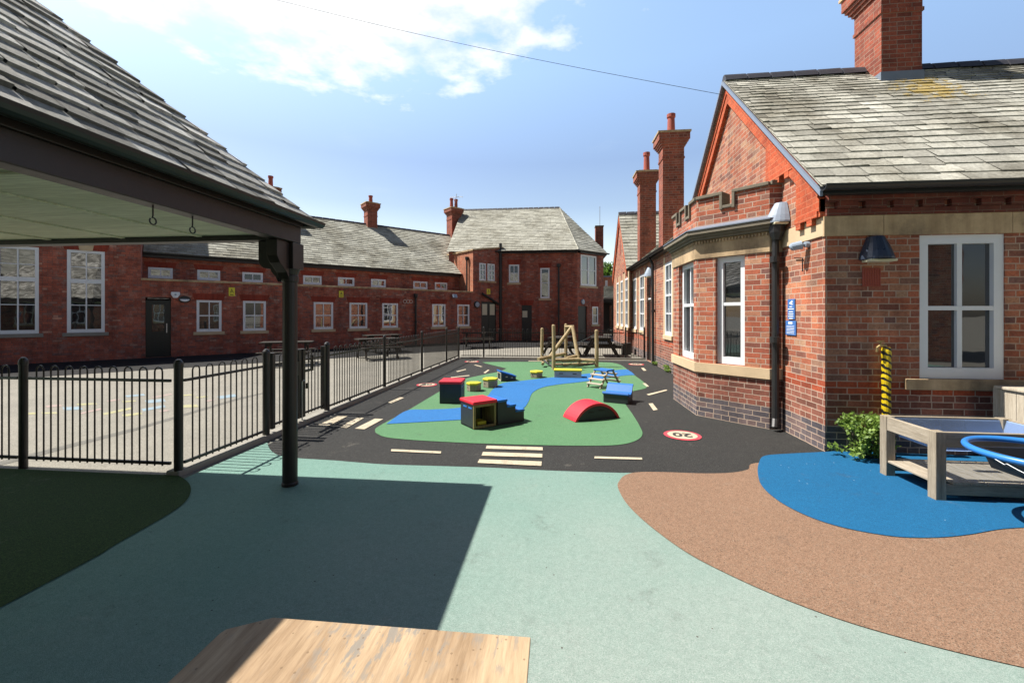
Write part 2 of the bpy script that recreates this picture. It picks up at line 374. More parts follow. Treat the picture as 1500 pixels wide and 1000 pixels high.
def tabletop_mat():
    m, nt, b = nmat('worn_plywood'); O = objc(nt)
    def mp(sx, sy): n = nt.nodes.new('ShaderNodeMapping'); n.inputs['Scale'].default_value = (sx, sy, 1); L(nt, O, n.inputs[0]); return n.outputs[0]
    col = ramp(nt, noise(nt, mp(22,1.6), 1.2, 8, .7), [(.28,(.345,.25,.155)),(.5,(.415,.31,.20)),(.72,(.475,.365,.245))])
    col = mix(nt, .55, col, ramp(nt, noise(nt, mp(60,5), 1.0, 6, .75), [(.33,(.55,.48,.42)),(.58,(1.1,1.08,1.05))]), 'MULTIPLY')
    col = mix(nt, .8, col, ramp(nt, noise(nt, mp(3.2,.7), 1.3, 5, .6), [(.36,(.60,.52,.44)),(.54,(1.05,1.03,1.0))]), 'MULTIPLY')
    scf = math_(nt,'MULTIPLY', ramp(nt, noise(nt, mp(26,7), 1, 6, .7), [(.52,(0,0,0)),(.57,(1,1,1))]), ramp(nt, noise(nt, mp(2.3,2.3), 1.1, 4, .6), [(.5,(0,0,0)),(.6,(1,1,1))]))
    col = mix(nt, math_(nt,'MULTIPLY',scf,.75), col, (.20,.19,.17))
    br = N(nt, 'ShaderNodeTexVoronoi', Scale=26.0); L(nt, O, br.inputs['Vector'])
    col = mix(nt, math_(nt,'MULTIPLY', math_(nt,'LESS_THAN', br.outputs['Distance'], .11), .6), col, (.14,.09,.05))
    L(nt, col, b.inputs['Base Color']); b.inputs['Roughness'].default_value = .62; b.inputs['Specular IOR Level'].default_value = .3
    bump(nt, b, noise(nt, mp(60,5), 1.0, 6, .75), .35, .003); return m
M['tabletop'] = tabletop_mat()
M['plywoodedge'] = wood('plywood_edge', (.2,.13,.08), (.4,.27,.16), 0, 16)
M['lamp'] = plain('grey_enamel', (.30,.36,.44), .3, .08, 5)
M['lampblue'] = plain('blue_grey_enamel', (.028,.038,.06), .3, .1, 5)
M['lampglass'] = plain('opal_lens', (.62,.58,.40), .35, .05, 5)
M['signblue'] = plain('sign_blue', (.06,.17,.45), .4, .08, 5)
M['signwhite'] = plain('sign_white', (.75,.78,.8), .4, .05, 5)
M['signyellow'] = plain('sign_yellow', (.72,.62,.04), .45, .08, 5)
M['tapeyellow'] = plain('yellow_tape', (.62,.44,.01), .4, .15, 8)
M['doorgreen'] = plain('dark_green_door', (.012,.014,.010), .45, .2, 5)
M['doorbrown'] = plain('dark_brown_door', (.02,.016,.013), .45, .2, 5)
M['paper'] = plain('notice_paper', (.62,.58,.42), .8, .15, 30)
M['bluetub'] = plain('blue_plastic', (.01,.09,.42), .35, .08, 5)
M['hoop'] = plain('blue_hoop_plastic', (.03,.19,.55), .35, .06, 5)
M['blacktub'] = plain('black_plastic', (.014,.014,.014), .4, .25, 8)
M['wire'] = plain('cable_black', (.02,.02,.022), .6, .2, 5)
M['brass'] = plain('brass_tap', (.35,.26,.12), .4, .2, 9, metal=.8)
M['steel'] = plain('galvanised', (.5,.5,.5), .4, .15, 9, metal=.9)
M['rope'] = plain('dark_rope', (.05,.055,.06), .9, .2, 30)
def tray_mat():
    m, nt, b = nmat('clear_tray_plastic')
    b.inputs['Base Color'].default_value = (.45,.58,.8,1); b.inputs['Roughness'].default_value = .12
    tr = N(nt, 'ShaderNodeBsdfTransparent'); tr.inputs['Color'].default_value = (.90,.94,.99,1)
    mx = nt.nodes.new('ShaderNodeMixShader'); fr_ = N(nt, 'ShaderNodeFresnel', IOR=1.55)
    L(nt, math_(nt,'ADD', math_(nt,'MULTIPLY',fr_.outputs[0],1.0), .10, True), mx.inputs[0])
    L(nt, tr.outputs[0], mx.inputs[1]); L(nt, b.outputs[0], mx.inputs[2]); L(nt, mx.outputs[0], nt.nodes['Material Output'].inputs[0])
    bump(nt, b, noise(nt, pos(nt), 6, 3), .12, .02); return m
M['tray'] = tray_mat()
def leaf_mat(name, a, b2):
    m, nt, b = nmat(name); g = geo(nt)
    L(nt, ramp(nt, g.outputs['Random Per Island'], [(0,a),(.6,[(x+y)/2 for x, y in zip(a,b2)]),(1,b2)]), b.inputs['Base Color'])
    b.inputs['Roughness'].default_value = .5; b.inputs['Specular IOR Level'].default_value = .35
    tr = N(nt, 'ShaderNodeBsdfTranslucent'); tr.inputs['Color'].default_value = c4([x*1.6 for x in b2])
    mx = nt.nodes.new('ShaderNodeMixShader'); mx.inputs[0].default_value = .25
    L(nt, b.outputs[0], mx.inputs[1]); L(nt, tr.outputs[0], mx.inputs[2]); L(nt, mx.outputs[0], nt.nodes['Material Output'].inputs[0]); return m
M['leaf'] = leaf_mat('shrub_leaf', (.07,.13,.02), (.22,.32,.06))
M['treeleaf'] = leaf_mat('tree_leaf', (.03,.075,.012), (.12,.22,.03))
M['bark'] = plain('bark', (.09,.07,.05), .9, .3, 8, bmp=.5)

# ------------------------------------------------------------------ ground sheets
def cr(pts, n=8, closed=True):
    P = [Vector((p[0], p[1])) for p in pts]; m = len(P); out = []
    for i in range(m if closed else m-1):
        p1, p2 = P[i], P[(i+1) % m]
        if (p1-p2).length < 1e-6: continue
        p0 = P[i-1] if closed or i > 0 else p1
        p3 = P[(i+2) % m] if closed or i+2 < m else p2
        for k in range(n):
            t = k/n
            out.append(.5*((2*p1)+(p2-p0)*t+(2*p0-5*p1+4*p2-p3)*t*t+(3*p1-p0-3*p2+p3)*t**3))
    if not closed: out.append(P[-1])
    return [(p.x, p.y) for p in out]
def gp(px): return [G(u, v) for u, v in px]
def sheet(name, poly, z, mat, parent=None, thick=0):
    mb = MB()
    if thick: mb.prism(poly, z-thick, z)
    else: mb.face(*[(x, y, z) for x, y in poly])
    o = mb.build(name, mat, parent)
    if not parent: o['kind'] = 'structure'
    return o
sheet('ground', [(-300,-300),(300,-300),(300,400),(-300,400)], -.035, M['ground'])
yard = sheet('tarmac_yard', [(-40,-12),(-3.66,-12),(-3.66,3.8),(-3.60,15.17),(9,15.17),(9,60),(-40,60)], -.02, M['tarmac'])
road = sheet('road', [(-3.56,3.6),(3.4,3.6),(3.4,15.16),(-3.50,15.16)], -.012, M['road'])
# mint rubber surface: everything this side of the road
edge = cr(gp([(393,640),(392,649),(397,659),(409,666),(432,669.8),(490,673.5),(561,679),(640,681.5),(720,684),(800,688),(905,691.5)]), 6, False)
mintpoly = [(-3.62,3.95)]+[(-3.60,5.0)]+edge+gp([(1010,692)])+[G(1075,693.5), G(1112,682), (3.2,5.1), (12,5.1), (12,-9), (-14,-9), (-14,3.8), (-3.62,3.8)]
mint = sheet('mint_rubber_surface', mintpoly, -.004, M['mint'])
brownpoly = cr(gp([(905,713),(908,703),(916,695.5),(935,691.2),(975,691.2),(1030,693),(1070,692),(1095,687.5),(1118,677)])+[(3.4,4.9),(3.4,4.9),(9.5,4.9),(9.5,4.9),(9.5,1.0),(9.5,1.0)]
     + gp([(2100,1085),(1700,1022),(1600,1000),(1500,977),(1400,954),(1300,927.5),(1220,903),(1140,873),(1070,842),(1005,808),(950,768),(918,737)]), 6)
sheet('brown_rubber_surface', brownpoly, .001, M['brown'])
bluepoly = cr(gp([(1120,668),(1150,665),(1209,662)])+[(3.2,5.33),(3.2,5.33),(9.5,5.33),(9.5,5.33),(9.5,4.6),(9.5,4.6)]
     + gp([(1800,742),(1680,758),(1580,769),(1500,773),(1462,776),(1422,783),(1385,787),(1345,788),(1300,785),(1235,773),(1185,757),(1142,735),(1116,712),(1110,692),(1112,677)]), 6)
sheet('blue_rubber_surface', bluepoly, .006, M['blue'])
turfpoly = cr(gp([(240,692),(262,697),(277,708),(279,722),(268,738),(240,757),(170,797),(85,845)])+[(-3.04,.3),(-3.04,-2),(-3.04,-2),(-9,-2),(-9,-2),(-9,3.86),(-9,3.86),(-4.2,3.86)], 6)
sheet('artificial_turf', turfpoly, .003, M['turf'])
# green island with blue river
island = cr(gp([(549.5,630),(554,635),(567,639.5),(600,643),(650,646),(708,648.5),(800,651),(876,651.6),(912,649.6),(933,643.5),(941,635),(938,625),(928,608),(914,588),(910,580),(916,574.5),(916,574.5),
   (944,568.5),(947,565),(943,559),(926,546.5),(912,535.5),(901,531.6),(880,530),(800,529.5),(715,529.8),(710,531.3),(716,533),(742,539.2),(742,539.2),(733,543.4),(733,543.4),(687,552.8),(670,559),(646,571.5),(596,601),(556,622.5)]), 6)
isl = sheet('play_island', island, -.006, M['green'])
river = cr(gp([(596,601),(630,599.5),(672,597),(700,590),(714,580),(722,570),(736,561),(760,558),(808,552.5),(856,547.5),(912,541),(922.5,543.2),(930,549),(930,549),(912,550),(855,558.5),(820,562.5),(795,567),(780,575),(774,588),(766,598),(745,606),(700,613),(672,614.5),(620,617.5),(566,620.5),(566,620.5)]), 6)
rv = sheet('river_stripe', river, .0, M['river'], isl)
def mark(name, px, mat, z=-.003, par=None): return sheet(name, gp(px), z, mat, par or road)
for px in ([(713,651.9),(795,654.2),(795,658.7),(711.5,656.2)], [(707.5,661),(794.5,663.8),(794.3,669.2),(705.2,666.5)], [(702.3,671.6),(793.5,675),(793,681.5),(699.5,677)]):
    mark('zebra_stripe', px, M['cream'])
for px in ([(494,609),(509,609),(479,624),(463,623)], [(520,611),(533,611.5),(508,626),(499,625)], [(549,612.5),(561.5,613),(534,628),(519.5,627)]):
    mark('zebra_stripe', px, M['cream'])
dashes = [[(573.5,657),(646.5,660.3),(645.5,663.4),(572.5,660)], [(871,667.6),(940.3,669.4),(941,672.4),(870.5,670.5)], [(586,581),(592,582),(573,590),(568,589)],
  [(950,590.5),(956,590),(963.5,599.5),(957,600.5)], [(947,577),(976,570),(977.5,571.4),(950.5,578.6)], [(941,561),(945,560.6),(951,565.5),(947.5,566)], [(939,538.5),(943,538.3),(947,542.3),(943,542.8)],
  [(660,552),(687,549),(688,550),(661,553)], [(694,534.3),(697,534),(707,536.5),(704,537)], [(708,545.5),(715,541),(717,541.6),(711,546.3)], [(668,543.5),(682,540.2),(683,541),(670,544.4)], [(774,528.2),(802,528.4),(802,529),(774,528.8)]]
for px in dashes: mark('lane_marking', px, M['cream'])
def roundel(u, v, r, rot):
    x, y = G(u, v)
    def disc(name, rad, z, mat, par): return sheet(name, [(x+rad*math.cos(a*math.pi/24), y+rad*math.sin(a*math.pi/24)) for a in range(48)], z, mat, par)
    ro = disc('speed_roundel', r, -.004, M['redmark'], road)
    disc('roundel_face', r*.80, -.001, M['cream'], ro)
    cu = bpy.data.curves.new('number', 'FONT'); cu.body = '20'; cu.size = r*1.05; cu.align_x = 'CENTER'; cu.align_y = 'CENTER'; cu.offset = r*.028
    t = bpy.data.objects.new('tmp', cu); COL.objects.link(t); bpy.context.view_layer.update()
    me = bpy.data.meshes.new_from_object(t.evaluated_get(bpy.context.evaluated_depsgraph_get())); bpy.data.objects.remove(t)
    me.materials.clear(); me.materials.append(M['blackmark'])
    o = bpy.data.objects.new('number', me); COL.objects.link(o); o.parent = ro; o.location = (x, y, .002); o.rotation_euler = (0,0,rot)
roundel(999.5, 636.5, .235, R(172)); roundel(625, 563, .23, R(8)); roundel(691, 529.2, .24, R(4)); roundel(932, 533.2, .24, R(178))
# fence kerbs
kb = MB(); kb.prism([(-3.86,3.86),(-3.72,3.86),(-3.47,15.16),(-3.61,15.16)], -.035, .045); kb.prism([(-3.466,15.16),(3.2,15.46),(3.2,15.58),(-3.48,15.28)], -.035, .045)
tag(kb.build('kerb', M['concrete'], bev=.01), kind='structure')
# worn painted games on the yard
def ymark(u0, v0, u1, v1, mat, w=1.2):
    s = (v1-v0)/(u1-u0)
    mark('painted_marking', [(u0,v0-w),(u1,v1-w),(u1+3,v1+w),(u0+3,v0+w)], M[mat], -.016, yard)
for a in ((60,603.5,82,603,'yellowmark'),(66,594,88,592,'pinkmark'),(91,597,118,596,'bluemark',2.2),(112,591,140,589.5,'yellowmark'),(116,604,147,597,'pinkmark',.8),(150,605,192,596,'yellowmark'),(178,607,206,603.5,'yellowmark',1.4),
   (178,587,197,585.5,'yellowmark',.8),(156,586,173,583.5,'pinkmark',.8),(183,579,210,576.5,'bluemark'),(212,587,240,584.5,'bluemark',2),(207,599,240,593,'bluemark',1.6),(222,581,250,575.5,'pinkmark',.6),(262,594,288,592.5,'yellowmark',1.8),(263,578,282,576.5,'yellowmark',.8),
   (318,581,344,577.5,'bluemark',1.8),(300,586,312,584,'pinkmark',.7),(286,581,302,579,'yellowmark',.7),(30,604.5,52,603.5,'yellowmark'),(232,601,245,599,'pinkmark',.8)): ymark(*a)

sheet('painted_shade_strip', [(-24,5.2),(-24,-2),(-21,-1),(-16.5,6.45),(-3.2,19.75),(-.8,20.9),(3.0,20.6),(3.0,27.5),(1.3,25.9),(-3.3,25.9),(-15.1,14.1)], -.014, M['shadetarmac'])  # shade band in front of the range, painted as a darker ground sheet
M['seam'] = worn('tar_seam', (.115,.11,.095), (.25,.235,.2), .5)
mark('tarmac_seam', [(-160,712),(52,660.5),(200,624),(350,581),(388,573),(388,574.5),(350,583.5),(200,628),(52,666),(-160,719)], M['seam'], -.017, yard)
# ------------------------------------------------------------------ building parts
def window(par, F, op, rec=.09, cols=2, split=.5, rows=(1,1), sill=True, sillmat='stone', fw=.075, glass='glass', bar=.022, lab=None, mr=.024):
    a, b, c, d = op
    f = MB(F); z0 = c+.004; y0, y1 = rec-.035, rec+.05
    f.box(a, a+fw, y0, y1, z0, d); f.box(b-fw, b, y0, y1, z0, d)
    f.box(a+fw, b-fw, y0, y1, d-fw, d); f.box(a+fw, b-fw, y0, y1, z0, z0+fw*1.25)
    ia, ib, ic, id_ = a+fw, b-fw, z0+fw*1.25, d-fw
    zm = ic+(id_-ic)*split
    if split > 0: f.box(ia, ib, y0+.006, y1, zm-mr, zm+mr)
    for k in range(1, cols):
        x = ia+(ib-ia)*k/cols
        f.box(x-bar, x+bar, y0+.014, y1-.02, ic, zm-mr if split > 0 else id_)
        if split > 0: f.box(x-bar, x+bar, y0+.014, y1-.02, zm+mr, id_)
    for (lo, hi, n) in ((ic, zm, rows[0]), (zm, id_, rows[1])):
        for k in range(1, n):
            z = lo+(hi-lo)*k/n
            f.box(ia, ib, y0+.018, y1-.024, z-bar*.8, z+bar*.8)
    w = f.build('window', M['white'], par)
    if lab: w['label'] = lab
    p = MB(F); p.face((ia-.01, rec+.015, ic-.01), (ib+.01, rec+.015, ic-.01), (ib+.01, rec+.015, id_+.01), (ia-.01, rec+.015, id_+.01))
    p.build('pane', M[glass], w)
    if sill:
        s = MB(F); s.box(a-.1, b+.1, -.05, rec-.036, c-.12, c+.003); s.build('sill', M[sillmat], w, bev=.008)
    return w
def arch(par, F, op, h=.28, mat='brick_arch'):
    a, b, c, d = op
    m = MB(F); m.extr([(a-.06,d),(b+.06,d),(b+.14,d+h),(a-.14,d+h)], -.012, .04); m.build('lintel', M[mat], par)
def slates(par, A, B, C, D, mat, gauge=.18, w=.28, th=.012, name='roof', seed=1, under=True, dim=0):
    A, B, C, D = map(Vector, (A, B, C, D)); rn = random.Random(seed)
    e = (B-A).normalized(); n = e.cross((C+D)/2-A).normalized()
    if n.z < 0: n = -n
    up = n.cross(e); 
    if up.z < 0: up = -up
    def tw(P): return (P-A).dot(e), (P-A).dot(up)
    b0 = tw(B)[0]; c1, H = tw(C); d1, H2 = tw(D)
    H = (H+H2)/2
    mb = MB(); rows = max(1, int(round(H/gauge))); w0 = w
    ed = [0.0]
    for k in range(rows): ed.append(ed[-1]+1+dim*(1-2*(k+.5)/rows))
    ed = [e_*H/ed[-1] for e_ in ed]
    for k in range(rows):
        g = ed[k+1]-ed[k]; w = w0*(g*rows/H)**.8
        t0, t1 = ed[k], min(H, ed[k+1]+g*.25)
        def lim(t): f = t/H; return d1*f, b0+(c1-b0)*f
        l0, r0 = lim(t0); l1, r1 = lim(t1)
        x = l0 - rn.random()*w
        while x < r0:
            ww = w*rn.uniform(.75, 1.25); xa, xb = x+.003, x+ww-.003; x += ww
            xa0, xb0 = max(xa, l0), min(xb, r0); xa1, xb1 = max(min(xa, r1), l1), min(max(xb, l1), r1)
            if xb0-xa0 < .02: continue
            dl = rn.uniform(-.014, .014)*min(1, gauge/.15); dt = rn.uniform(-.004,.006); lf = th*rn.uniform(.5, 1.6)
            j = rn.uniform(-.012,.012)
            p = [A+e*xa0+up*(t0+dl)+n*(lf+th), A+e*xb0+up*(t0+dl+j)+n*(lf+th+dt), A+e*xb1+up*t1+n*.002, A+e*xa1+up*t1+n*.002,
                 A+e*xa0+up*(t0+dl)+n*lf*.2, A+e*xb0+up*(t0+dl+j)+n*lf*.2]
            mb.add(p, [(0,1,2,3),(4,5,1,0)])
    if under: 
        q = [P-n*.03 for P in (A,B,C,D)]; mb.face(*([P-n*.006 for P in (A,B,C,D)]))
    return mb.build(name, M[mat], par, recalc=False)
def ridge_tiles(par, A, B, r=.1, L0=.36, mat='ridge'):
    A, B = Vector(A), Vector(B); n = max(1, int((B-A).length/L0)); d = (B-A)/n; mb = MB()
    for k in range(n):
        p0 = A+d*(k+.015); p1 = A+d*(k+.93)+Vector((0,0,.006))
        t = d.normalized(); s = t.cross(Vector((0,0,1))).normalized()
        prof = [(-r*1.15,-r*.9),(-r*.7,.0),(-r*.42,r*.35),(0,r*.5),(r*.42,r*.35),(r*.7,0),(r*1.15,-r*.9)]
        pts = [p+s*x+Vector((0,0,z+rnd.uniform(-.004,.004))) for p in (p0,p1) for x, z in prof]
        mb.add(pts, [(i,i+1,8+i,7+i) for i in range(6)]+[tuple(range(7)), tuple(range(7,14))])
    return mb.build('ridge_tiles', M[mat], par)
def half_gutter(par, A, B, r=.06, name='gutter', mat='black'):
    A, B = Vector(A), Vector(B); d = (B-A); t = d.normalized(); s = t.cross(Vector((0,0,1))).normalized(); mb = MB()
    prof = [(r*math.cos(a), r*math.sin(a)) for a in [math.pi+math.pi*k/8 for k in range(9)]] + [(r*.86*math.cos(a), r*.86*math.sin(a)) for a in [2*math.pi-math.pi*k/8 for k in range(9)]]
    n = len(prof); pts = [p+s*x+Vector((0,0,z)) for p in (A,B) for x, z in prof]
    mb.add(pts, [list(range(n)), list(range(n,2*n))]+[(i,n+i,n+(i+1)%n,(i+1)%n) for i in range(n)])
    return mb.build(name, M[mat], par)
def chimney(par, x, y, z0, z1, a, b, rz=0, pots=1, mat='brick_chim', potm='pot', poth=.55, cap=True, plinth=False):
    F = frame(x, y, math.degrees(rz)); m = MB(F)
    m.box(-a/2,a/2,-b/2,b/2,z0,z1-.75)
    hs = [(.02,.06),(.0,.30),(.035,.06),(.07,.06),(.105,.06),(.14,.06),(.14,.15)]; z = z1-.75
    for o, h in hs:
        if o == 0: o = .004
        m.box(-a/2-o,a/2+o,-b/2-o,b/2+o,z,z+h); z += h
    ch = m.build('chimney', M[mat], par)
    c = MB(F); c.box(-a/2-.17,a/2+.17,-b/2-.17,b/2+.17,z,z+.05); c.box(-a/2-.05,a/2+.05,-b/2-.05,b/2+.05,z+.05,z+.1); c.build('chimney_cap', M['stone_d'], ch)
    for k in range(pots):
        xx = (k-(pots-1)/2)*a*.5
        p = MB(F); p.lathe([(.13,z+.1),(.12,z+.15),(.105,z+.1+poth*.8),(.13,z+.1+poth*.84),(.13,z+.1+poth),(.08,z+.1+poth)], xx, 0, 14)
        p.build('chimney_pot', M[potm], ch)
    return ch
def pipe(par, pts, r=.05, mat='black', hopper=False, collars=(), name='downpipe'):
    m = MB(); m.tube(pts, r, 10)
    P = [Vector(p) for p in pts]
    for z in collars: m.tube([(P[-1].x,P[-1].y,z-.04),(P[-1].x,P[-1].y,z+.04)], r*1.35, 10)
    if hopper:
        h = P[0]; m.tube([(h.x,h.y,h.z-.16),(h.x,h.y,h.z-.1),(h.x,h.y,h.z+.06)], [r*1.1,r*2,r*2.2], 8)
    return m.build(name, M[mat], par, smooth=False)

# ================================================================== RIGHT: gabled classroom with bay window
gx, gy = 3.13, 5.35
bld = thing('school_building', 'brick gabled classroom with slate roof and castellated bay, nearest on the right', 'school building', (3.13,5.35,0))
FF = frame(gx, gy, 0); FS = frame(gx, 0, -90)
w_front = rect(FF, 1347, 344, 1470, 556)
w_front = (w_front[0], w_front[0]+.88, .86, 2.505)
mb = MB(FF)
mb.wall(0, 7.4, -.1, 2.505, [w_front, (6,6.9,.86,2.505)], .15); mb.wall(0, 7.4, 2.505, 3.15)
mb.build('wall', M['brick'], bld)
YA, YE = 5.35, 10.75
mb = MB(FS); mb.face((-YA,0,-.1),(-YA,0,2.62),(-6.60,0,2.62),(-6.60,0,-.1)); mb.build('wall', M['brick'], bld)
mb = MB(FS); mb.face((-9.0,0,-.1),(-9.0,0,2.62),(-YE,0,2.62),(-YE,0,-.1))
mb.build('wall', M['brick'], bld)
mb = MB(FS); mb.face((-YA,0,2.62),(-YA,0,3.12),(-8.06,0,5.72),(-YE,0,3.12),(-YE,0,2.62)); mb.build('gable_wall', M['brick_up'], bld)
mb = MB(); mb.box(10.4,10.53,5.36,10.61,-.1,3.1); mb.build('wall', M['brick'], bld); mb = MB(); mb.box(3.3,10.53,10.62,10.75,-.1,3.1); mb.build('wall', M['brick'], bld)
# gable trim: rubbed red brick
def vz(Y): return 3.12+(min(Y, 16.12-Y)-5.35)*.96
t = MB(FS)
t.extr([(-5.35,2.745),(-5.35,3.10),(-6.66,vz(6.66)-.0),(-6.66,3.50),(-5.86,3.50),(-5.86,2.745)], -.055, .0)
for (o, y0, y1) in ((.0,-.085,0),(.17,-.068,0)):
    wd = .15
    t.extr([(-5.35,vz(5.35)-o),(-8.06,vz(8.06)-o),(-8.06,vz(8.06)-o-wd),(-5.35-.0,vz(5.35)-o-wd)], y0, y1)
    t.extr([(-8.06,vz(8.06)-o-.002),(-10.75,vz(10.75)-o),(-10.75,vz(10.75)-o-wd),(-8.06,vz(8.06)-o-wd-.002)], y0, y1)
t.build('gable_trim', M['brick_red'], bld)
for x0, x1, z0 in ((-6.62,-5.90,3.50),(-5.86,-5.38,2.745)):
    c = MB(FS); c.box(x0,x1,-.075,-.056,z0+.0,z0+.07); n = int((x1-x0)/.2); st = (x1-x0)/n
    for k in range(n): c.box(x0+k*st+.03,x0+k*st+.135,-.075,-.056,z0-.001,z0+.0); c.box(x0+k*st+.03,x0+k*st+.135,-.073,-.0,z0-.075,z0-.001)
    c.build('corbel', M['brick_red'], bld)
s = MB(FS); s.box(-6.28,-5.352,-.022,.02,2.515,2.742); s.build('stone_band', M['stone'], bld, bev=.006)
s = MB(FF)
xs = [0.0,.62,1.95,3.1,4.3,5.6,7.4]
for i in range(6): s.box(xs[i]+.004 if i else -.02, xs[i+1]-.002, -.02, .02, 2.510, 2.742)
s.build('stone_band', M['stone_d'], bld)
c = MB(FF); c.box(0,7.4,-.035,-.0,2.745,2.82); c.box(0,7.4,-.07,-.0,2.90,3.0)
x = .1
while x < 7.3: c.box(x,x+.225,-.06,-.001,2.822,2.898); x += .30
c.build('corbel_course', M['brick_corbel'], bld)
slates(bld, (3.0,5.2,3.06),(10.6,5.2,3.06),(10.6,8.06,5.82),(3.0,8.06,5.82), 'slate', .150, .27, .009, seed=3, dim=.42)
slates(bld, (10.6,10.92,3.06),(3.0,10.92,3.06),(3.0,8.06,5.82),(10.6,8.06,5.82), 'slate', .165, .32, .010, seed=4)
ridge_tiles(bld, (3.0,8.06,5.86), (5.36,8.06,5.86)); ridge_tiles(bld, (6.02,8.06,5.86), (10.6,8.06,5.86))
v = MB(); 
for sgn, (ya, za) in ((1,(5.17,3.0)),(-1,(10.95,3.0))):
    yb, zb = 8.06, 5.80
    v.add([(2.97,ya,za),(2.97,yb,zb),(2.97,yb,zb-.065),(2.97,ya,za-.065),(3.0,ya,za),(3.0,yb,zb),(3.0,yb,zb-.065),(3.0,ya,za-.065)], [(0,1,2,3),(7,6,5,4),(0,4,5,1),(3,2,6,7),(0,3,7,4)])
v.build('verge_board', M['bluepaint'], bld)
half_gutter(bld, (2.98,5.13,3.05), (10.6,5.13,3.05), .065)
fa = MB(); fa.box(3.02,10.6,5.2,5.262,2.96,3.05); fa.build('fascia', M['black'], bld)
ch = chimney(bld, 5.69, 8.02, 5.0, 7.35, .62, .64, 0, 2)
fl = MB(); fl.box(5.36,6.02,7.68,8.36,5.1,5.62); fl.build('flashing', M['lead'], ch)
ww = window(bld, FF, w_front, .05, 2, .48, (1,1), False, fw=.1, bar=.026, lab='two by two white sash window')
s = MB(FF); s.box(w_front[0]-.16, w_front[1]+.35, -.03, .012, .735, .862); s.build('sill', M['stone_d'], ww, bev=.008)
window(bld, FF, (6,6.9,.86,2.505), .05, 2, .48, (1,1), True, fw=.1)
for px in ((1263,393,1288,419),(1262,612,1285,634)):
    a, b, c_, d = rect(FF, *px); g = MB(FF); g.box(a,b,-.008,.03,c_,d); n = 7
    vent = g.build('air_vent', M['terracotta'], bld); g = MB(FF)
    for i in range(n+1):
        g.box(a+(b-a)*i/n-.005, a+(b-a)*i/n+.005, -.016, -.009, c_, d); zz = c_+(d-c_)*i/n; g.box(a, b, -.014, -.0085, zz-.005, zz+.005)
    g.build('vent_grille', M['pot'], vent)
# bay
B_, A_, C_, D_ = (2.22,7.07), (2.97,6.32), (2.22,8.42), (2.97,9.17)
FB1 = frame(*B_, -45); FB2 = frame(*C_, -90); FB3 = frame(*D_, -135)
L1 = math.dist(A_, B_); L2 = C_[1]-B_[1]
ow1 = rect(FB1, 1048, 375, 1091, 529); ow1 = (ow1[0], ow1[1], .84, 2.47)
ow2 = rect(FB2, 994.5, 380, 1016, 528); ow2 = (max(.1,ow2[0]), min(L2-.1,ow2[1]), .84, 2.47)
ow3 = (L1-ow1[1], L1-ow1[0], .84, 2.47)
bw = MB(FB1).wall(0, L1, -.1, 2.9, [ow1], .16); b2 = MB(FB2).wall(0, L2, -.1, 2.9, [ow2], .16); b3 = MB(FB3).wall(0, L1, -.1, 2.9, [ow3], .16)
for o in (b2, b3): 
    k = len(bw.v); bw.v += o.v; bw.f += [[i+k for i in f] for f in o.f]
bay = bw.build('bay', M['brick_bay'], bld)
for yy in (6.32, 9.17): m = MB(); m.face((2.97,yy,-.1),(3.13,yy,-.1),(3.13,yy,2.9),(2.97,yy,2.9)); m.build('bay_return', M['brick_bay'], bay)
window(bld, FB1, ow1, .10, 1, .56, (1,1), False, fw=.085); window(bld, FB2, ow2, .10, 2, .56, (1,1), False, fw=.075); window(bld, FB3, ow3, .10, 1, .56, (1,1), False, fw=.085)
def band(poly_in, off):   # offset the bay outline outwards
    return poly_in
def bayring(mb, o0, o1, z0, z1):
    "ring following the bay faces between offsets o0 (inner) and o1 (outer)"
    k = math.tan(R(22.5))
    def line(o): return [(3.14,6.32-o),(2.97-o*k,6.32-o),(2.22-o,7.07-o*k),(2.22-o,8.42+o*k),(2.97-o*k,9.17+o),(3.14,9.17+o)]
    a, b = line(o1), line(o0)
    for i in range(5):
        mb.prism([a[i],a[i+1],b[i+1],b[i]], z0, z1)
m = MB(); bayring(m, -.005, .035, .69, .835); m.build('sill_band', M['stone'], bay)
m = MB(); bayring(m, -.005, .02, 2.475, 2.76); m.build('stone_frieze', M['stone_d'], bay)
m = MB()
for F, ln in ((FB1,L1),(FB2,L2),(FB3,L1)):
    m.M = F; n = int(ln/.045)
    for i in range(n): m.box((i+.25)*ln/n,(i+.7)*ln/n,-.045,-.0205,2.705,2.745)
    m.box(.0,ln,-.0215,.0,2.68,2.75)
m.build('dentil_course', M['stone_d'], bay)
m = MB(); bayring(m, -.005, .07, 2.761, 2.80); bayring(m, -.005, .11, 2.8, 2.84); bayring(m, -.005, .16, 2.84, 2.90); m.build('cornice', M['stone_k'], bay)
m = MB()
k = math.tan(R(22.5))
def bl(o): return [(3.14,6.32-o),(2.97-o*k,6.32-o),(2.22-o,7.07-o*k),(2.22-o,8.42+o*k),(2.97-o*k,9.17+o),(3.14,9.17+o)]
a, b = bl(.175), bl(.0)
for i in range(5): m.add([(*a[i],2.90),(*a[i+1],2.90),(*b[i+1],2.985),(*b[i],2.985),(*a[i],2.915),(*a[i+1],2.915)], [(4,5,2,3),(0,1,5,4)])
m.build('lead_flashing', M['lead'], bay)
par_ = MB(); cop = MB()
ZC, ZM = 3.20, 3.41
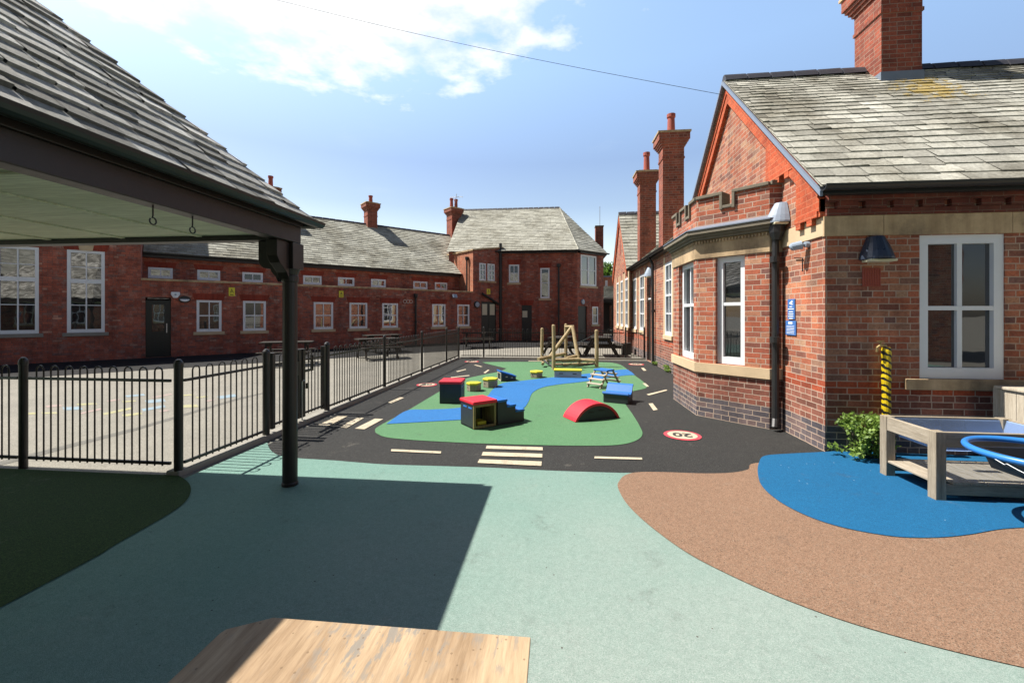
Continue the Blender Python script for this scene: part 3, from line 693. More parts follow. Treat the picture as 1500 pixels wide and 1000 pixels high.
def parapet(F, ln, notches):
    par_.M = F; cop.M = F
    par_.box(0, ln, 0, .2, 2.9, ZC)
    edges = [0]+[e for nn in notches for e in nn]+[ln]
    for i in range(0, len(edges), 2):
        a, b = edges[i], edges[i+1]
        if b-a > .01: par_.box(a, b, .002, .198, ZC, ZM)
        cop.box(a-(.022 if i else 0), b+(.022 if i+2 < len(edges) else 0), -.035, .235, ZM, ZM+.048)
    for a, b in notches:
        cop.box(a+.022, b-.022, -.033, .233, ZC, ZC+.045)
        cop.box(a-.022, a+.022, -.037, .237, ZC-.015, ZM-.001); cop.box(b-.022, b+.022, -.037, .237, ZC-.015, ZM-.001)
n1a, n1b = fr(FB1, 1057, 310)[0], fr(FB1, 1075, 310)[0]
parapet(FB1, L1, [(n1a,n1b)]); parapet(FB2, L2, [(.32,.52),(.86,1.06)]); parapet(FB3, L1, [(L1-n1b,L1-n1a)])
par_.M = Matrix(); par_.box(2.97,3.13,6.322,6.5,2.9,ZM-.001)
cop.M = Matrix(); cop.box(2.985,3.13,6.28,6.56,ZM,ZM+.059)
pp = par_.build('parapet', M['brick_bay'], bay); cop.build('coping', M['stone_k'], pp, bev=.006)
fl = MB(); fl.prism([(3.13,6.4),(2.97,6.4),(2.3,7.1),(2.3,8.4),(2.97,9.1),(3.13,9.1)], 2.98, 3.0); fl.build('bay_roof', M['lead'], bay)
pipe(bld, [(3.02,6.262,2.86),(3.02,6.262,.16),(2.98,6.20,.04)], .046, collars=(1.25,2.35)); 
hp = MB(); hp.tube([(3.02,6.225,2.62),(3.02,6.225,2.72),(3.02,6.225,2.88)], [.055,.1,.105], 8); hp.build('hopper_head', M['black'], bld)

# fittings on that building
def half_lamp(name, label, F, x, z, w, h, dpt, mat, lens='lampglass'):
    c = F @ Vector((x, 0, z)); t = thing(name, label, 'wall lamp', tuple(c))
    m = MB(F); n = 12; ring = []
    for j, (zz, s) in enumerate(((h,.42),(h*.98,.5),(h*.7,.68),(h*.35,.88),(.02,1.0),(0,1.0))):
        ring.append([(x+math.cos(math.pi*k/n)*w/2*s, -.012-math.sin(math.pi*k/n)*dpt*s, z+zz) for k in range(n+1)])
    pts = [p for r_ in ring for p in r_]; q = n+1
    m.add(pts, [(i*q+k, i*q+k+1, (i+1)*q+k+1, (i+1)*q+k) for i in range(len(ring)-1) for k in range(n)]+[list(range(q))]+[(i*q, (i+1)*q, (i+1)*q+n, i*q+n) for i in range(len(ring)-1)])
    m.build('lamp_shade', M[mat], t, smooth=False)
    m = MB(F); m.extr([(x-w*.42,z-.03),(x+w*.42,z-.03),(x+w*.42,z-.001),(x-w*.42,z-.001)], -dpt*.8, -.014); m.build('lens', M[lens], t, bev=.008)
    return t
x_, z_ = fr(FF, 1280, 381)
half_lamp('wall_lamp', 'blue-grey half dome wall lamp beside the large front sash window', FF, x_, z_, .34, .27, .2, 'lampblue')
x_, z_ = fr(FS, 1150, 327)
half_lamp('wall_lamp', 'pale grey half dome wall lamp above the black hopper beside the bay', FS, x_, z_, .30, .28, .24, 'lamp')
x_, z_ = fr(FS, 1185, 358)
t = thing('sensor_light', 'small round grey sensor fitting at the sunlit brick corner below the stone band', 'sensor', tuple(FS @ Vector((x_,0,z_))))
m = MB(FS); m.tube([(x_,0,z_),(x_,-.05,z_)], .035, 14); m.tube([(x_,-.05,z_),(x_-.02,-.1,z_-.005)], .02, 10); m.build('bracket', M['lamp'], t)
m = MB(FS); m.tube([(x_-.02,-.07,z_),(x_-.06,-.17,z_-.02),(x_-.07,-.19,z_-.03)], [.055,.05,.03], 14); m.build('housing', M['lamp'], t)
def sign(name, label, F, px, mat, cat='sign'):
    a, b, c, d = rect(F, *px); t = thing(name, label, cat, tuple(F @ Vector(((a+b)/2,0,c))))
    m = MB(F); m.box(a,b,-.016,-.002,c,d); m.build('panel', M[mat], t, bev=.002); return t, a, b, c, d
t, a, b, c_, d = sign('wall_sign', 'upper narrow blue wall sign with white arrow symbol and text lines', FS, (1155.5,438,1165.7,467.5), 'signblue')
m = MB(FS); w = b-a; h = d-c_
m.extr([(a+.25*w,d-.2*h),(a+.7*w,d-.06*h),(a+.75*w,d-.18*h),(a+.55*w,d-.2*h),(a+.45*w,d-.27*h)], -.019, -.0165)
m.extr([(a+.55*w,d-.22*h),(a+.8*w,d-.25*h),(a+.75*w,d-.29*h),(a+.5*w,d-.27*h)], -.019, -.0165)
m.build('symbol', M['signwhite'], t)
m = MB(FS)
for k, (i0, i1) in enumerate(((.3,.7),(.08,.92),(.2,.8),(.15,.85),(.15,.85),(.22,.78))): m.box(a+i0*w,a+i1*w,-.019,-.0165,d-(.36+.11*k+(.03 if k > 1 else 0))*h-.045*h,d-(.36+.11*k+(.03 if k > 1 else 0))*h)
m.build('lettering', M['signwhite'], t)
t, a, b, c_, d = sign('wall_sign', 'lower wider blue wall sign with fine white text under the arrow sign', FS, (1152.6,469.6,1167.4,490.8), 'signblue')
m = MB(FS); w = b-a; h = d-c_; m.box(a+.3*w,a+.7*w,-.019,-.0165,d-.24*h,d-.08*h)
for k in range(6): m.box(a+.12*w,a+.88*w,-.019,-.0165,d-(.36+.1*k)*h-.03*h,d-(.36+.1*k)*h)
m.build('lettering', M['signwhite'], t)
m = MB(FS)
xa, za = fr(FS, 1166, 378); xb, zb = fr(FS, 1178, 378); m.tube([(xa,-.02,za),(xb,-.02,zb),(xb,-.02,zb-.17)], .008, 6)
tag(m.build('cable_conduit', M['black']), 'thin black bent conduit on sunlit brick below the round sensor', 'conduit')

# ================================================================== RIGHT: middle wing and far gabled hall
wing = thing('school_wing', 'long brick wing with two tall chimneys, between the bay and the far gable', 'school building', (3.13,10.8,0))
def W2(u0, v0, u1, v1, F=FS): return rect(F, u0, v0, u1, v1)
ow = [W2(974.5,383,984.5,492), W2(937.5,402,944,492), W2(927.5,405,932.5,489)]
dr = W2(947.5,395,953.5,531); dr = (dr[0], dr[1], 0, dr[3])
ow = [(o[0],o[1],1.0,3.05) for o in ow]
m = MB(FS).wall(-18.0, -10.76, -.1, 3.5, ow+[(dr[0],dr[1],0,3.05)], .14); m.build('wall', M['brick'], wing)
for o in ow:
    w_ = window(wing, FS, o, .03, 2, .55, (2,2), True, glass='glass2'); 
    s = MB(FS); s.box(o[0]-.16,o[0]-.002,-.012,.03,o[2],o[3]+.2); s.box(o[1]+.002,o[1]+.16,-.012,.03,o[2],o[3]+.2); s.build('stone_surround', M['stone'], w_)
m = MB(FS); m.box(dr[0],dr[1],.07,.12,0,2.1); d_ = m.build('door', M['doorbrown'], wing)
m = MB(FS); m.box(dr[0]+.06,dr[1]-.06,.05,.069,2.15,3.0); m.build('fanlight', M['glass2'], d_); m = MB(FS); m.box(dr[0],dr[1],.05,.1,2.1,2.15); m.build('transom', M['white'], d_)
slates(wing, (2.95,18.0,3.46),(2.95,10.5,3.46),(6.3,10.5,6.2),(6.3,18.0,6.2), 'slate_far', .2, .34, seed=5)
half_gutter(wing, (2.9,18.0,3.45), (2.9,9.4,3.45), .06); m = MB(); m.box(2.97,3.12,9.4,18.0,3.36,3.5); m.build('fascia', M['black'], wing)
m = MB(); m.box(8.4,8.55,10.8,18,-.1,4.0); m.face((8.5,10.5,4.2),(8.5,18,4.2),(6.3,18,6.2),(6.3,10.5,6.2)); m.face((3.1,10.78,3.4),(8.5,10.78,4.2),(6.3,10.78,6.15)); m.build('wall', M['brick_far'], wing)
chimney(wing, 3.52, 13.6, 3.2, 7.05, .62, .52, 0, 1, poth=.6); chimney(wing, 3.48, 17.0, 3.2, 7.0, .60, .5, 0, 1, poth=.75)
px_ = fr(FS, 960, 450)[0]; pipe(wing, [(2.9,-px_,3.42),(3.04,-px_,3.2),(3.06,-px_,0)], .045, collars=(1.7,))
px_ = fr(FS, 921.5, 450)[0]; pipe(wing, [(2.9,-px_,3.42),(3.04,-px_,3.2),(3.06,-px_,0)], .045, collars=(1.7,))
x_, z_ = fr(FS, 954.5, 405)
half_lamp('wall_lamp', 'pale half dome wall lamp over the dark door of the long wing', FS, x_, z_, .32, .3, .24, 'lamp')
hx = 2.92; FH = frame(hx, 0, -90)
hall = thing('gabled_hall', 'far brick hall with steep gable and stone window strips behind the fence', 'school building', (hx,18,0))
oh = [rect(FH,916,420,920.3,486), rect(FH,909.3,424,912.8,486), rect(FH,903.6,427,906.6,486)]; oh = [(o[0],o[1],1.05,3.1) for o in oh]
y0h, y1h, yap, zap = 18.02, 22.3, 20.05, 6.15
m = MB(FH).wall(-y1h,-y0h,-.1,3.3,oh,.12); m.face((hx-hx,0,0),(0,0,0),(0,0,0)) if False else None
m.face((-y0h,0,3.3),(-y0h,0,3.6),(-yap,0,zap),(-y1h,0,3.6),(-y1h,0,3.3)); m.M = Matrix(); m.box(3.06,10,22.15,22.3,-.1,3.5); m.face((hx,18.02,-.1),(10,18.02,-.1),(10,18.02,3.5),(hx,18.02,3.5)); m.build('wall', M['brick'], hall)
for o in oh:
    w_ = window(hall, FH, o, .03, 2, .55, (2,2), True, glass='glass2'); s = MB(FH); s.box(o[0]-.2,o[0]-.002,-.015,.03,o[2],o[3]+.25); s.box(o[1]+.002,o[1]+.2,-.015,.03,o[2],o[3]+.25); s.build('stone_surround', M['stone'], w_)
slates(hall, (hx-.08,17.8,3.42),(10,17.8,3.42),(10,yap,6.22),(hx-.08,yap,6.22), 'slate_far', .2, .34, seed=6)
slates(hall, (10,22.5,3.42),(hx-.08,22.5,3.42),(hx-.08,yap,6.22),(10,yap,6.22), 'slate_far', .2, .34, seed=7)
ridge_tiles(hall, (hx-.08,yap,6.25), (10,yap,6.25))
m = MB(FH)
for o, y0 in ((0,-.06),):
    m.extr([(-17.95,3.42),(-yap,zap+.03),(-yap,zap-.25),(-17.95,3.14)], y0, 0); m.extr([(-yap,zap+.028),(-22.35,3.42),(-22.35,3.14),(-yap,zap-.252)], y0, 0)
m.build('gable_trim', M['brick_red'], hall)
m = MB(FH); m.box(-yap-.15,-yap+.15,-.01,.02,4.3,5.0); m.build('louvre', M['pot'], hall)

# ================================================================== LEFT: tall hall, long range, two-storey house
FWL = frame(-15.1, 14.1, 45)
def WR(*px): return rect(FWL, *px)
tall = thing('school_hall', 'tall brick hall with big white windows seen under the shelter roof', 'school building', (-15.1,14.1,0))
w1 = WR(98,367,153.5,487); w1 = (w1[0], w1[1], w1[2], w1[3])
w2 = WR(0,362,57,486); w2 = (w2[1]-(w1[1]-w1[0]), w2[1], w1[2], w1[3]); w3 = (w2[0]-3.0, w2[0]-1.6, w1[2], w1[3])
m = MB(FWL).wall(-14,0,-.1,5.6,[w1,w2,w3],.13); m.face((0,0,-.1),(0,9,-.1),(0,9,5.6),(0,4.5,9.2),(0,0,5.6)); m.face((-14,0,-.1),(-14,9,-.1),(-14,9,5.6),(-14,4.5,9.2),(-14,0,5.6)); m.face((-14,9,-.1),(0,9,-.1),(0,9,5.6),(-14,9,5.6)); m.build('wall', M['brick_far'], tall)
for o in (w1,w2,w3):
    arch(tall, FWL, o, .3)
    w_ = window(tall, FWL, o, .04, 2, .63, (2,2), True, 'concrete', fw=.09, glass='glass2', bar=.016, mr=.07)
    k = MB(FWL); xm = (o[0]+o[1])/2; k.extr([(xm-.16,o[3]),(xm+.16,o[3]),(xm+.22,o[3]+.36),(xm-.22,o[3]+.36)], -.05, .03); k.build('keystone', M['stone'], w_)
def P3(x, y, z): return FWL @ Vector((x, y, z))
slates(tall, P3(-14.2,-.25,5.5), P3(.15,-.25,5.5), P3(.15,4.5,9.25), P3(-14.2,4.5,9.25), 'slate_far', .22, .36, seed=8)
slates(tall, P3(.15,9.25,5.5), P3(-14.2,9.25,5.5), P3(-14.2,4.5,9.25), P3(.15,4.5,9.25), 'slate_far', .25, .4, seed=9)

rng = thing('classroom_range', 'long low brick range with clerestory windows and pale slate roof across the yard', 'school building', tuple(P3(7,0,0)))
LW = 16.65; SB = 1.5
lw = [WR(288,440,324.5,485), WR(356,440.5,389.5,484), WR(459.5,442,488,482.5), WR(512,443,538,481.5), WR(560,444,583,480), WR(633,446,652.5,478.5), WR(670,446,687.5,478)]
zc = sum(o[2] for o in lw)/7; zd = sum(o[3] for o in lw)/7
lw = [(o[0],o[1],zc,zd) for o in lw]
ld = WR(213,435.5,250.5,522); ld = (ld[0], ld[1], 0, ld[3]); ldd = WR(705,447,727,500); ldd = (ldd[0], ldd[1], 0, 2.35)
ZP = 2.92
m = MB(FWL).wall(0, LW, -.1, ZP-.08, lw+[ld,ldd], .12); m.face((LW,0,-.1),(LW,2.4,-.1),(LW,2.4,2.8),(LW,0,2.8)); m.build('wall', M['brick_far'], rng)
m = MB(FWL); m.box(.005, 14.55, -.035, .28, ZP-.08, ZP); m.build('coping', M['stone_d'], rng, bev=.008)
m = MB(FWL); m.box(.005, 14.55, .28, SB, ZP-.3, ZP-.22); m.build('flat_roof', M['lead'], rng)
for i, o in enumerate(lw):
    arch(rng, FWL, o, .26)
    window(rng, FWL, o, .035, 2, .5, (1,1), True, fw=.085, glass='glass2', bar=.018)
FU = FWL @ Matrix.Translation((0,SB,0))
uw = [rect(FU,217,393.5,253,409), rect(FU,289,396.5,322.5,411), rect(FU,355,399.5,385,413.5), rect(FU,444,403.5,471,417), rect(FU,495,406,519,418.5), rect(FU,543.5,408.5,565,421), rect(FU,605.5,411.5,626,422), rect(FU,637,413.5,655,424)]
zc = sum(o[2] for o in uw)/8; zd = sum(o[3] for o in uw)/8; uw = [(o[0],o[1],max(zc,ZP+.05),zd) for o in uw]
m = MB(FU).wall(0, 16, 2.5, 4.05, uw, .1); m.face((0,6.9,-.1),(18,6.9,-.1),(18,6.9,4.0),(0,6.9,4.0)); m.build('clerestory_wall', M['brick_far'], rng)
for o in uw:
    arch(rng, FU, o, .22)
    window(rng, FU, o, .03, 2, 0, (1,1), False, fw=.085, glass='glass2', bar=.018)
slates(rng, P3(.03,SB-.25,4.02), P3(15.7,SB-.25,4.02), P3(19.2,4.95,7.02), P3(.03,4.95,7.02), 'slate_range', .2, .32, seed=10)
slates(rng, P3(19,8.65,4.02), P3(.03,8.65,4.02), P3(.03,4.95,7.02), P3(19.2,4.95,7.02), 'slate_range', .25, .4, seed=11)
ridge_tiles(rng, P3(.03,4.95,7.05), P3(19.2,4.95,7.05), .09)
half_gutter(rng, P3(.03,SB-.33,4.0), P3(15.6,SB-.33,4.0), .07); m = MB(FWL); m.box(.02,15.6,SB-.24,SB-.02,3.84,4.0); m.build('fascia', M['black'], rng)
chimney(rng, -11.25, 24.95, 6.2, 8.25, .60, .60, R(45), 1, poth=.45); chimney(rng, -15.05, 21.15, 6.2, 8.2, .6, .6, R(45), 1, poth=.6)
chimney(rng, -7.1, 29.1, 5.5, 8.85, .72, .72, R(45), 2, poth=.65)
m = MB(FWL); m.box(ld[0]+.004,ld[1]-.004,.05,.11,.02,2.12); d_ = m.build('door', M['doorgreen'], rng, bev=.004)
m = MB(FWL); m.box(ld[0]+.18,ld[1]-.2,.04,.049,.95,1.95); m.build('pane', M['glass2'], d_)
m = MB(FWL); m.box(ld[0]+.05,ld[1]-.05,.05,.1,2.17,ld[3]-.03); m.build('fanlight', M['glass2'], d_)
m = MB(FWL); m.box(ld[1]-.14,ld[1]-.11,.0,.049,.9,1.25); m.build('handle', M['steel'], d_)
m = MB(FWL)
for k in range(6): m.box(ld[0]+.12+k*.125,ld[0]+.13+k*.125,.044,.0495,.06,.85)
m.build('door_boards', M['doorbrown'], d_)
m = MB(FWL); xm = (ldd[0]+ldd[1])/2; m.box(ldd[0]+.004,xm-.005,.05,.1,.02,2.33); m.box(xm+.005,ldd[1]-.004,.05,.1,.02,2.33); d_ = m.build('door', M['doorgreen'], rng, bev=.004)
d_['label'] = 'dark green double doors'
m = MB(FWL); m.box(ldd[0]+.1,xm-.1,.04,.049,1.55,2.2); m.box(xm+.1,ldd[1]-.1,.04,.049,1.55,2.2); m.build('notice', M['paper'], d_)
x_ = fr(FWL, 608, 450)[0]; p0 = P3(x_,-.09,0); pipe(rng, [(p0.x,p0.y,2.6),(p0.x,p0.y,0)], .05, hopper=True, collars=(1.2,))
# fittings on the range
def wall_thing(name, label, cat, F, u, v): 
    x, z = fr(F, u, v); return thing(name, label, cat, tuple(F @ Vector((x,0,z)))), x, z
t, x, z = wall_thing('alarm_box', 'white shield shaped alarm box beside the dark green door', 'alarm box', FWL, 257, 431.5)
m = MB(FWL); m.extr([(x-.13,z+.1),(x+.13,z+.1),(x+.14,z),(x+.06,z-.13),(x-.06,z-.13),(x-.14,z)], -.08, -.0); m.build('case', M['signwhite'], t, bev=.02)
m = MB(FWL); m.tube([(x,-.081,z),(x,-.09,z)], .035, 12); m.build('strobe', M['lamp'], t)
t, x, z = wall_thing('bulkhead_light', 'oval black and white bulkhead light on the range wall by the door', 'wall lamp', FWL, 270.5, 438.5)
m = MB(FWL); m.extr([(x+.19*math.cos(a*math.pi/8),z+.13*math.sin(a*math.pi/8)) for a in range(16)], -.06, 0); m.build('case', M['black'], t, bev=.012)
m = MB(FWL); m.extr([(x+.15*math.cos(-a*math.pi/8),z+.01+.1*math.sin(-a*math.pi/8)) for a in range(9)], -.11, -.061); m.build('lens', M['signwhite'], t, bev=.02)
t, x, z = wall_thing('bulkhead_light', 'round grey bulkhead light on brick beside the double doors', 'wall lamp', FWL, 698, 446)
m = MB(FWL); m.extr([(x+.2*math.cos(a*math.pi/10),z+.2*math.sin(a*math.pi/10)) for a in range(20)], -.07, 0); m.build('case', M['black'], t, bev=.01)
m = MB(FWL); m.extr([(x+.15*math.cos(a*math.pi/10),z+.15*math.sin(a*math.pi/10)) for a in range(20)], -.12, -.071); m.build('lens', M['lamp'], t, bev=.03)
t, x, z = wall_thing('floodlight', 'small grey floodlight high on the range wall near the two-storey block', 'wall lamp', FWL, 664, 434)
m = MB(FWL); m.obox((x,-.16,z), (.26,.12,.2), 0, R(-25)); m.build('housing', M['lamp'], t, bev=.01); m = MB(FWL); m.box(x-.03,x+.03,-.12,0,z-.02,z+.02); m.build('bracket', M['steel'], t)
def yellow_sign(label, F, px):
    t, a, b, c, d = sign('warning_sign', label, F, px, 'signyellow'); w = b-a; h = d-c
    m = MB(F)
    m.extr([(a+.2*w,c+.35*h),(a+.5*w,c+.88*h),(a+.8*w,c+.35*h),(a+.7*w,c+.38*h),(a+.5*w,c+.74*h),(a+.3*w,c+.38*h)], -.02, -.0165); m.box(a+.45*w,a+.55*w,-.02,-.0165,c+.4*h,c+.58*h); m.box(a+.2*w,a+.8*w,-.02,-.0165,c+.12*h,c+.2*h)
    m.build('symbol', M['blackmark'], t)
yellow_sign('yellow warning sign between the two windows nearest the dark green door', FWL, (335,421,344,433.5))
yellow_sign('yellow warning sign right of the shelter post on the long range wall', FWL, (496.5,426,503,435.5))
t, x, z = wall_thing('cable_coil', 'coiled black cable fixing on brick beside the range downpipe', 'cable', FWL, 596, 441.5)
m = MB(FWL)
for dx in (-.12,.06,.22): m.tube([(x+dx+.09*math.cos(a*math.pi/6),-.02,z+.09*math.sin(a*math.pi/6)) for a in range(13)], .012, 5)
m.build('coil', M['steel'], t)

# two-storey house
house = thing('two_storey_house', 'two-storey brick house with hipped pale slate roof at the end of the yard', 'house', (-3.32,25.87,0))
FA = frame(-3.32, 25.87, 0); FC = frame(1.26, 25.87, 45)
ZE = 5.45
ha = [rect(FA,745.5,387.5,760.5,414), rect(FA,791.5,392.5,805,437)]
hd = rect(FA,764,457,779,500); hd = (hd[0],hd[1],0,2.15)
hd2 = rect(FA,842.5,447,845.8,500)
m = MB(FA).wall(-3.3, 4.58, -.1, ZE, ha+[hd], .12)
fc_w = rect(FC,850.5,374,873.5,419); fc_w2 = rect(FC,867.5,449,876,475); fc_d = rect(FC,846.8,448,860,499); fc_d = (max(.03,fc_d[0]), fc_d[1], 0, fc_d[3])
m2 = MB(FC).wall(0, 2.43, -.1, ZE, [fc_w, fc_w2, fc_d], .12)
k = len(m.v); m.v += m2.v; m.f += [[i+k for i in f] for f in m2.f]
m.M = Matrix(); m.face((2.98,27.59,-.1),(2.98,34,-.1),(2.98,34,ZE),(2.98,27.59,ZE)); m.face((-6.62,25.87,-.1),(-6.62,34,-.1),(-6.62,34,ZE),(-6.62,29.95,8.9),(-6.62,25.87,ZE)); m.face((2.98,34,-.1),(-6.62,34,-.1),(-6.62,34,ZE),(2.98,34,ZE))
m.build('wall', M['brick_far'], house)
for o in ha: arch(house, FA, o, .3); window(house, FA, o, .035, 1 if o is ha[1] else 2, .5, (1,1), True, fw=.085, glass='glass2')
window(house, FC, fc_w, .03, 2, .5, (1,1), True, fw=.10, glass='glass2', bar=.07); window(house, FC, fc_w2, .03, 1, .5, (1,1), True, fw=.08, glass='glass2')
arch(house, FA, hd, .3); arch(house, FC, fc_w2, .3)
m = MB(FA); m.box(hd[0]+.004,hd[1]-.004,.06,.11,.02,2.14); d_ = m.build('door', M['doorbrown'], house); m = MB(FA); m.box(hd[0]+.05,hd[0]+.35,.045,.059,1.4,1.8); m.build('notice', M['paper'], d_)
m = MB(FC); m.box(fc_d[0]+.004,fc_d[1]-.004,.07,.11,.02,fc_d[3]); m.build('door', M['doorbrown'], house)
slates(house, (-6.7,25.62,5.42),(1.3,25.62,5.42),(.23,29.9,9.0),(-6.7,29.9,9.0), 'slate_far', .2, .32, seed=12)
slates(house, (1.3,25.62,5.42),(3.25,27.5,5.42),(.231,29.9,9.0),(.23,29.9,9.0), 'slate_far', .2, .32, seed=13)
slates(house, (3.25,34.2,5.42),(-6.7,34.2,5.42),(-6.7,29.9,9.0),(.23,29.9,9.0), 'slate_far', .25, .4, seed=14)
slates(house, (3.25,27.5,5.42),(3.25,34.2,5.42),(.231,29.91,9.0),(.23,29.9,9.0), 'slate_far', .25, .4, seed=15)
ridge_tiles(house, (-6.7,29.9,9.03), (.23,29.9,9.03), .1); ridge_tiles(house, (1.32,25.62,5.46), (.23,29.9,9.03), .045, mat='slate_far')
half_gutter(house, (-4.6,25.56,5.42), (1.3,25.56,5.42), .075); half_gutter(house, (1.3,25.54,5.42), (3.3,27.46,5.42), .075)
m = MB(FA); m.box(-2.2,4.58,-.2,-.0,5.28,5.42); m.M = FC; m.box(.06,2.4,-.2,-.001,5.28,5.419); m.build('soffit', M['black'], house)
m = MB(); m.box(2.73,3.27,30.33,30.87,5.5,7.72); c_ = m.build('chimney', M['brick_chim'], house); m = MB(); m.box(2.70,3.30,30.30,30.90,7.721,7.8); m.build('chimney_cap', M['stone_k'], c_)
m = MB(); m.tube([(3.05,30.6,7.8),(3.05,30.6,9.2)], .02, 6); m.build('aerial_pole', M['steel'], house)
# upper block over the range end
FBL = FWL @ Matrix.Translation((14.55,0,0))
FBS = frame(*(P3(14.55,0,0).xy), 135)   # side face, x runs back along the wall
bo = [rect(FWL,702,385.5,711.5,411), rect(FWL,714,386.5,724.5,411.5)]
m = MB(FWL); m.wall(14.55, LW, 2.84, 5.28, bo, .1)
m.face((14.55,0,5.28),(LW,0,5.28),(LW,0,5.62)); 
m.face((LW,0,2.8),(LW,3.2,2.8),(LW,3.2,5.6),(LW,0,5.62)); m.face((14.55,3.2,2.7),(LW,3.2,2.7),(LW,3.2,5.6),(14.55,3.2,5.26))
m.build('block_wall', M['brick_far'], house)
m = MB(FWL); m.face((14.55,0,2.7),(14.55,3.2,2.7),(14.55,3.2,5.26),(14.55,0,5.28)); m.build('block_side', M['brick_orange'], house)  # brighter brick than block_wall: sunlight on this face put into the colour
m = MB(FWL); m.add([(14.48,-.08,5.285),(LW+.06,-.08,5.63),(LW+.06,3.3,5.63),(14.48,3.3,5.285),(14.48,-.08,5.37),(LW+.06,-.08,5.715),(LW+.06,3.3,5.715),(14.48,3.3,5.37)], [(3,2,1,0),(4,5,6,7),(0,1,5,4),(1,2,6,5),(2,3,7,6),(3,0,4,7)]); m.build('block_coping', M['stone_d'], house)
for o in bo: window(house, FWL, o, .03, 2, .62, (2,1), False, fw=.07, glass='glass2')
m = MB(FWL); m.box(bo[0][0]-.1,bo[1][1]+.1,-.03,.0,bo[0][2]-.1,bo[0][2]); m.build('sill', M['stone_d'], house)
yellow_sign('small yellow sign high above the double doors on the block', FWL, (713,423,718,431))
p0 = FA @ Vector((-.06,-.12,0)); pipe(house, [(p0.x,p0.y,5.9),(p0.x,p0.y,0)], .09, collars=(2.6,)); 
a0 = P3(fr(FWL,705,430)[0],-.1,fr(FWL,705,430)[1]); pipe(house, [tuple(a0), (p0.x-.02,p0.y,2.15)], .07, name='waste_pipe')
x_ = fr(FA, 818.5, 430)[0]; p1 = FA @ Vector((x_,-.1,0)); pipe(house, [(p1.x,p1.y,4.55),(p1.x,p1.y,0)], .055, hopper=True)
s_ = P3(14.45,.5,0); pipe(house, [(s_.x,s_.y,4.9),(s_.x,s_.y,2.9)], .05, hopper=True)
t, x, z = wall_thing('bulkhead_light', 'small pale light above the dark corner doorway of the two-storey house', 'wall lamp', FC, 853, 442)
m = MB(FC); m.extr([(x+.14*math.cos(a*math.pi/8),z+.16*math.sin(a*math.pi/8)) for a in range(16)], -.1, 0); m.build('case', M['lamp'], t, bev=.03)
m = MB(); m.tube([(-7.1,29.1,8.8),(-6.9,29.1,9.95)], .02, 6); m.tube([(-7.35,29.1,9.7),(-6.45,29.1,9.75)], .015, 5)
for k in range(5): m.tube([(-7.3+k*.2,28.95,9.71),(-7.3+k*.2,29.25,9.71)], .01, 4)
m.build('television_aerial', M['steel'], house)

# far building and trees
far = thing('flats_building', 'bright orange brick flats with glass balcony glimpsed between house and hall', 'flats', (5.2,40,0))
FX = frame(3.0, 40, 0)
fo = [rect(FX,886.5,417,890,428)]; fo = [(fo[0][0],fo[0][1],3.9,4.7), (2.3,3.2,3.9,4.7)]
m = MB(FX).wall(0, 9, -.1, 5.0, fo, .15); m.face((0,0,-.1),(0,8,-.1),(0,8,5),(0,0,5)); m.face((9,0,-.1),(9,8,-.1),(9,8,5),(9,0,5)); m.build('wall', M['brick_orange'], far)
for o in fo: window(far, FX, o, .05, 2, 0, glass='glass2', sill=False)
m = MB(FX); m.box(-.1,9.1,-.1,8,5.0,5.12); m.build('roof', M['lead'], far)
m = MB(FX); m.box(1.2,4,-1.2,-.02,2.95,3.1); bal = m.build('balcony', M['concrete'], far); m = MB(FX); m.box(1.2,4,-1.2,-1.17,3.1,4.1); m.build('balustrade', M['glass2'], bal)
m = MB(FX); m.box(.1,8.8,-.03,0,2.5,2.75); m.build('band', M['stone'], far)
cn = thing('entrance_canopy', 'dark flat entrance canopy with glazed doors beside the two-storey house', 'canopy', (3.9,33.0,0))
m = MB(); m.box(3.0,6.0,31.8,34.8,2.5,2.72); m.build('roof', M['black'], cn); m = MB(); m.box(3.05,6,34.6,34.75,0,2.5); m.build('back_wall', M['doorbrown'], cn)
for x in (3.12,4.1,5.8): m = MB(); m.box(x-.05,x+.05,31.9,32.0,0,2.5); m.build('post', M['black'], cn)
m = MB(); m.box(4.2,5.2,34.5,34.59,0,2.3); m.build('door', M['glass2'], cn)
def leafcloud(mb, c, rad, n, size, rn, flat=1.0):
    for _ in range(n):
        d = Vector((rn.gauss(0,1), rn.gauss(0,1), rn.gauss(0,1))).normalized()*(rn.random()**.45)
        p = Vector(c)+Vector((d.x*rad[0], d.y*rad[1], d.z*rad[2]))
        s = size*rn.uniform(.6,1.3); q = Matrix.Rotation(rn.uniform(0,6.28),3,'Z') @ Matrix.Rotation(rn.uniform(-1.2,1.2),3,'X') @ Matrix.Rotation(rn.uniform(-1.2,1.2),3,'Y')
        mb.add([p+q@Vector(v) for v in ((0,-s*.1,0),(s*.38,s*.35,s*.06),(0,s,0),(-s*.38,s*.35,s*.06))], [(0,1,2,3)])
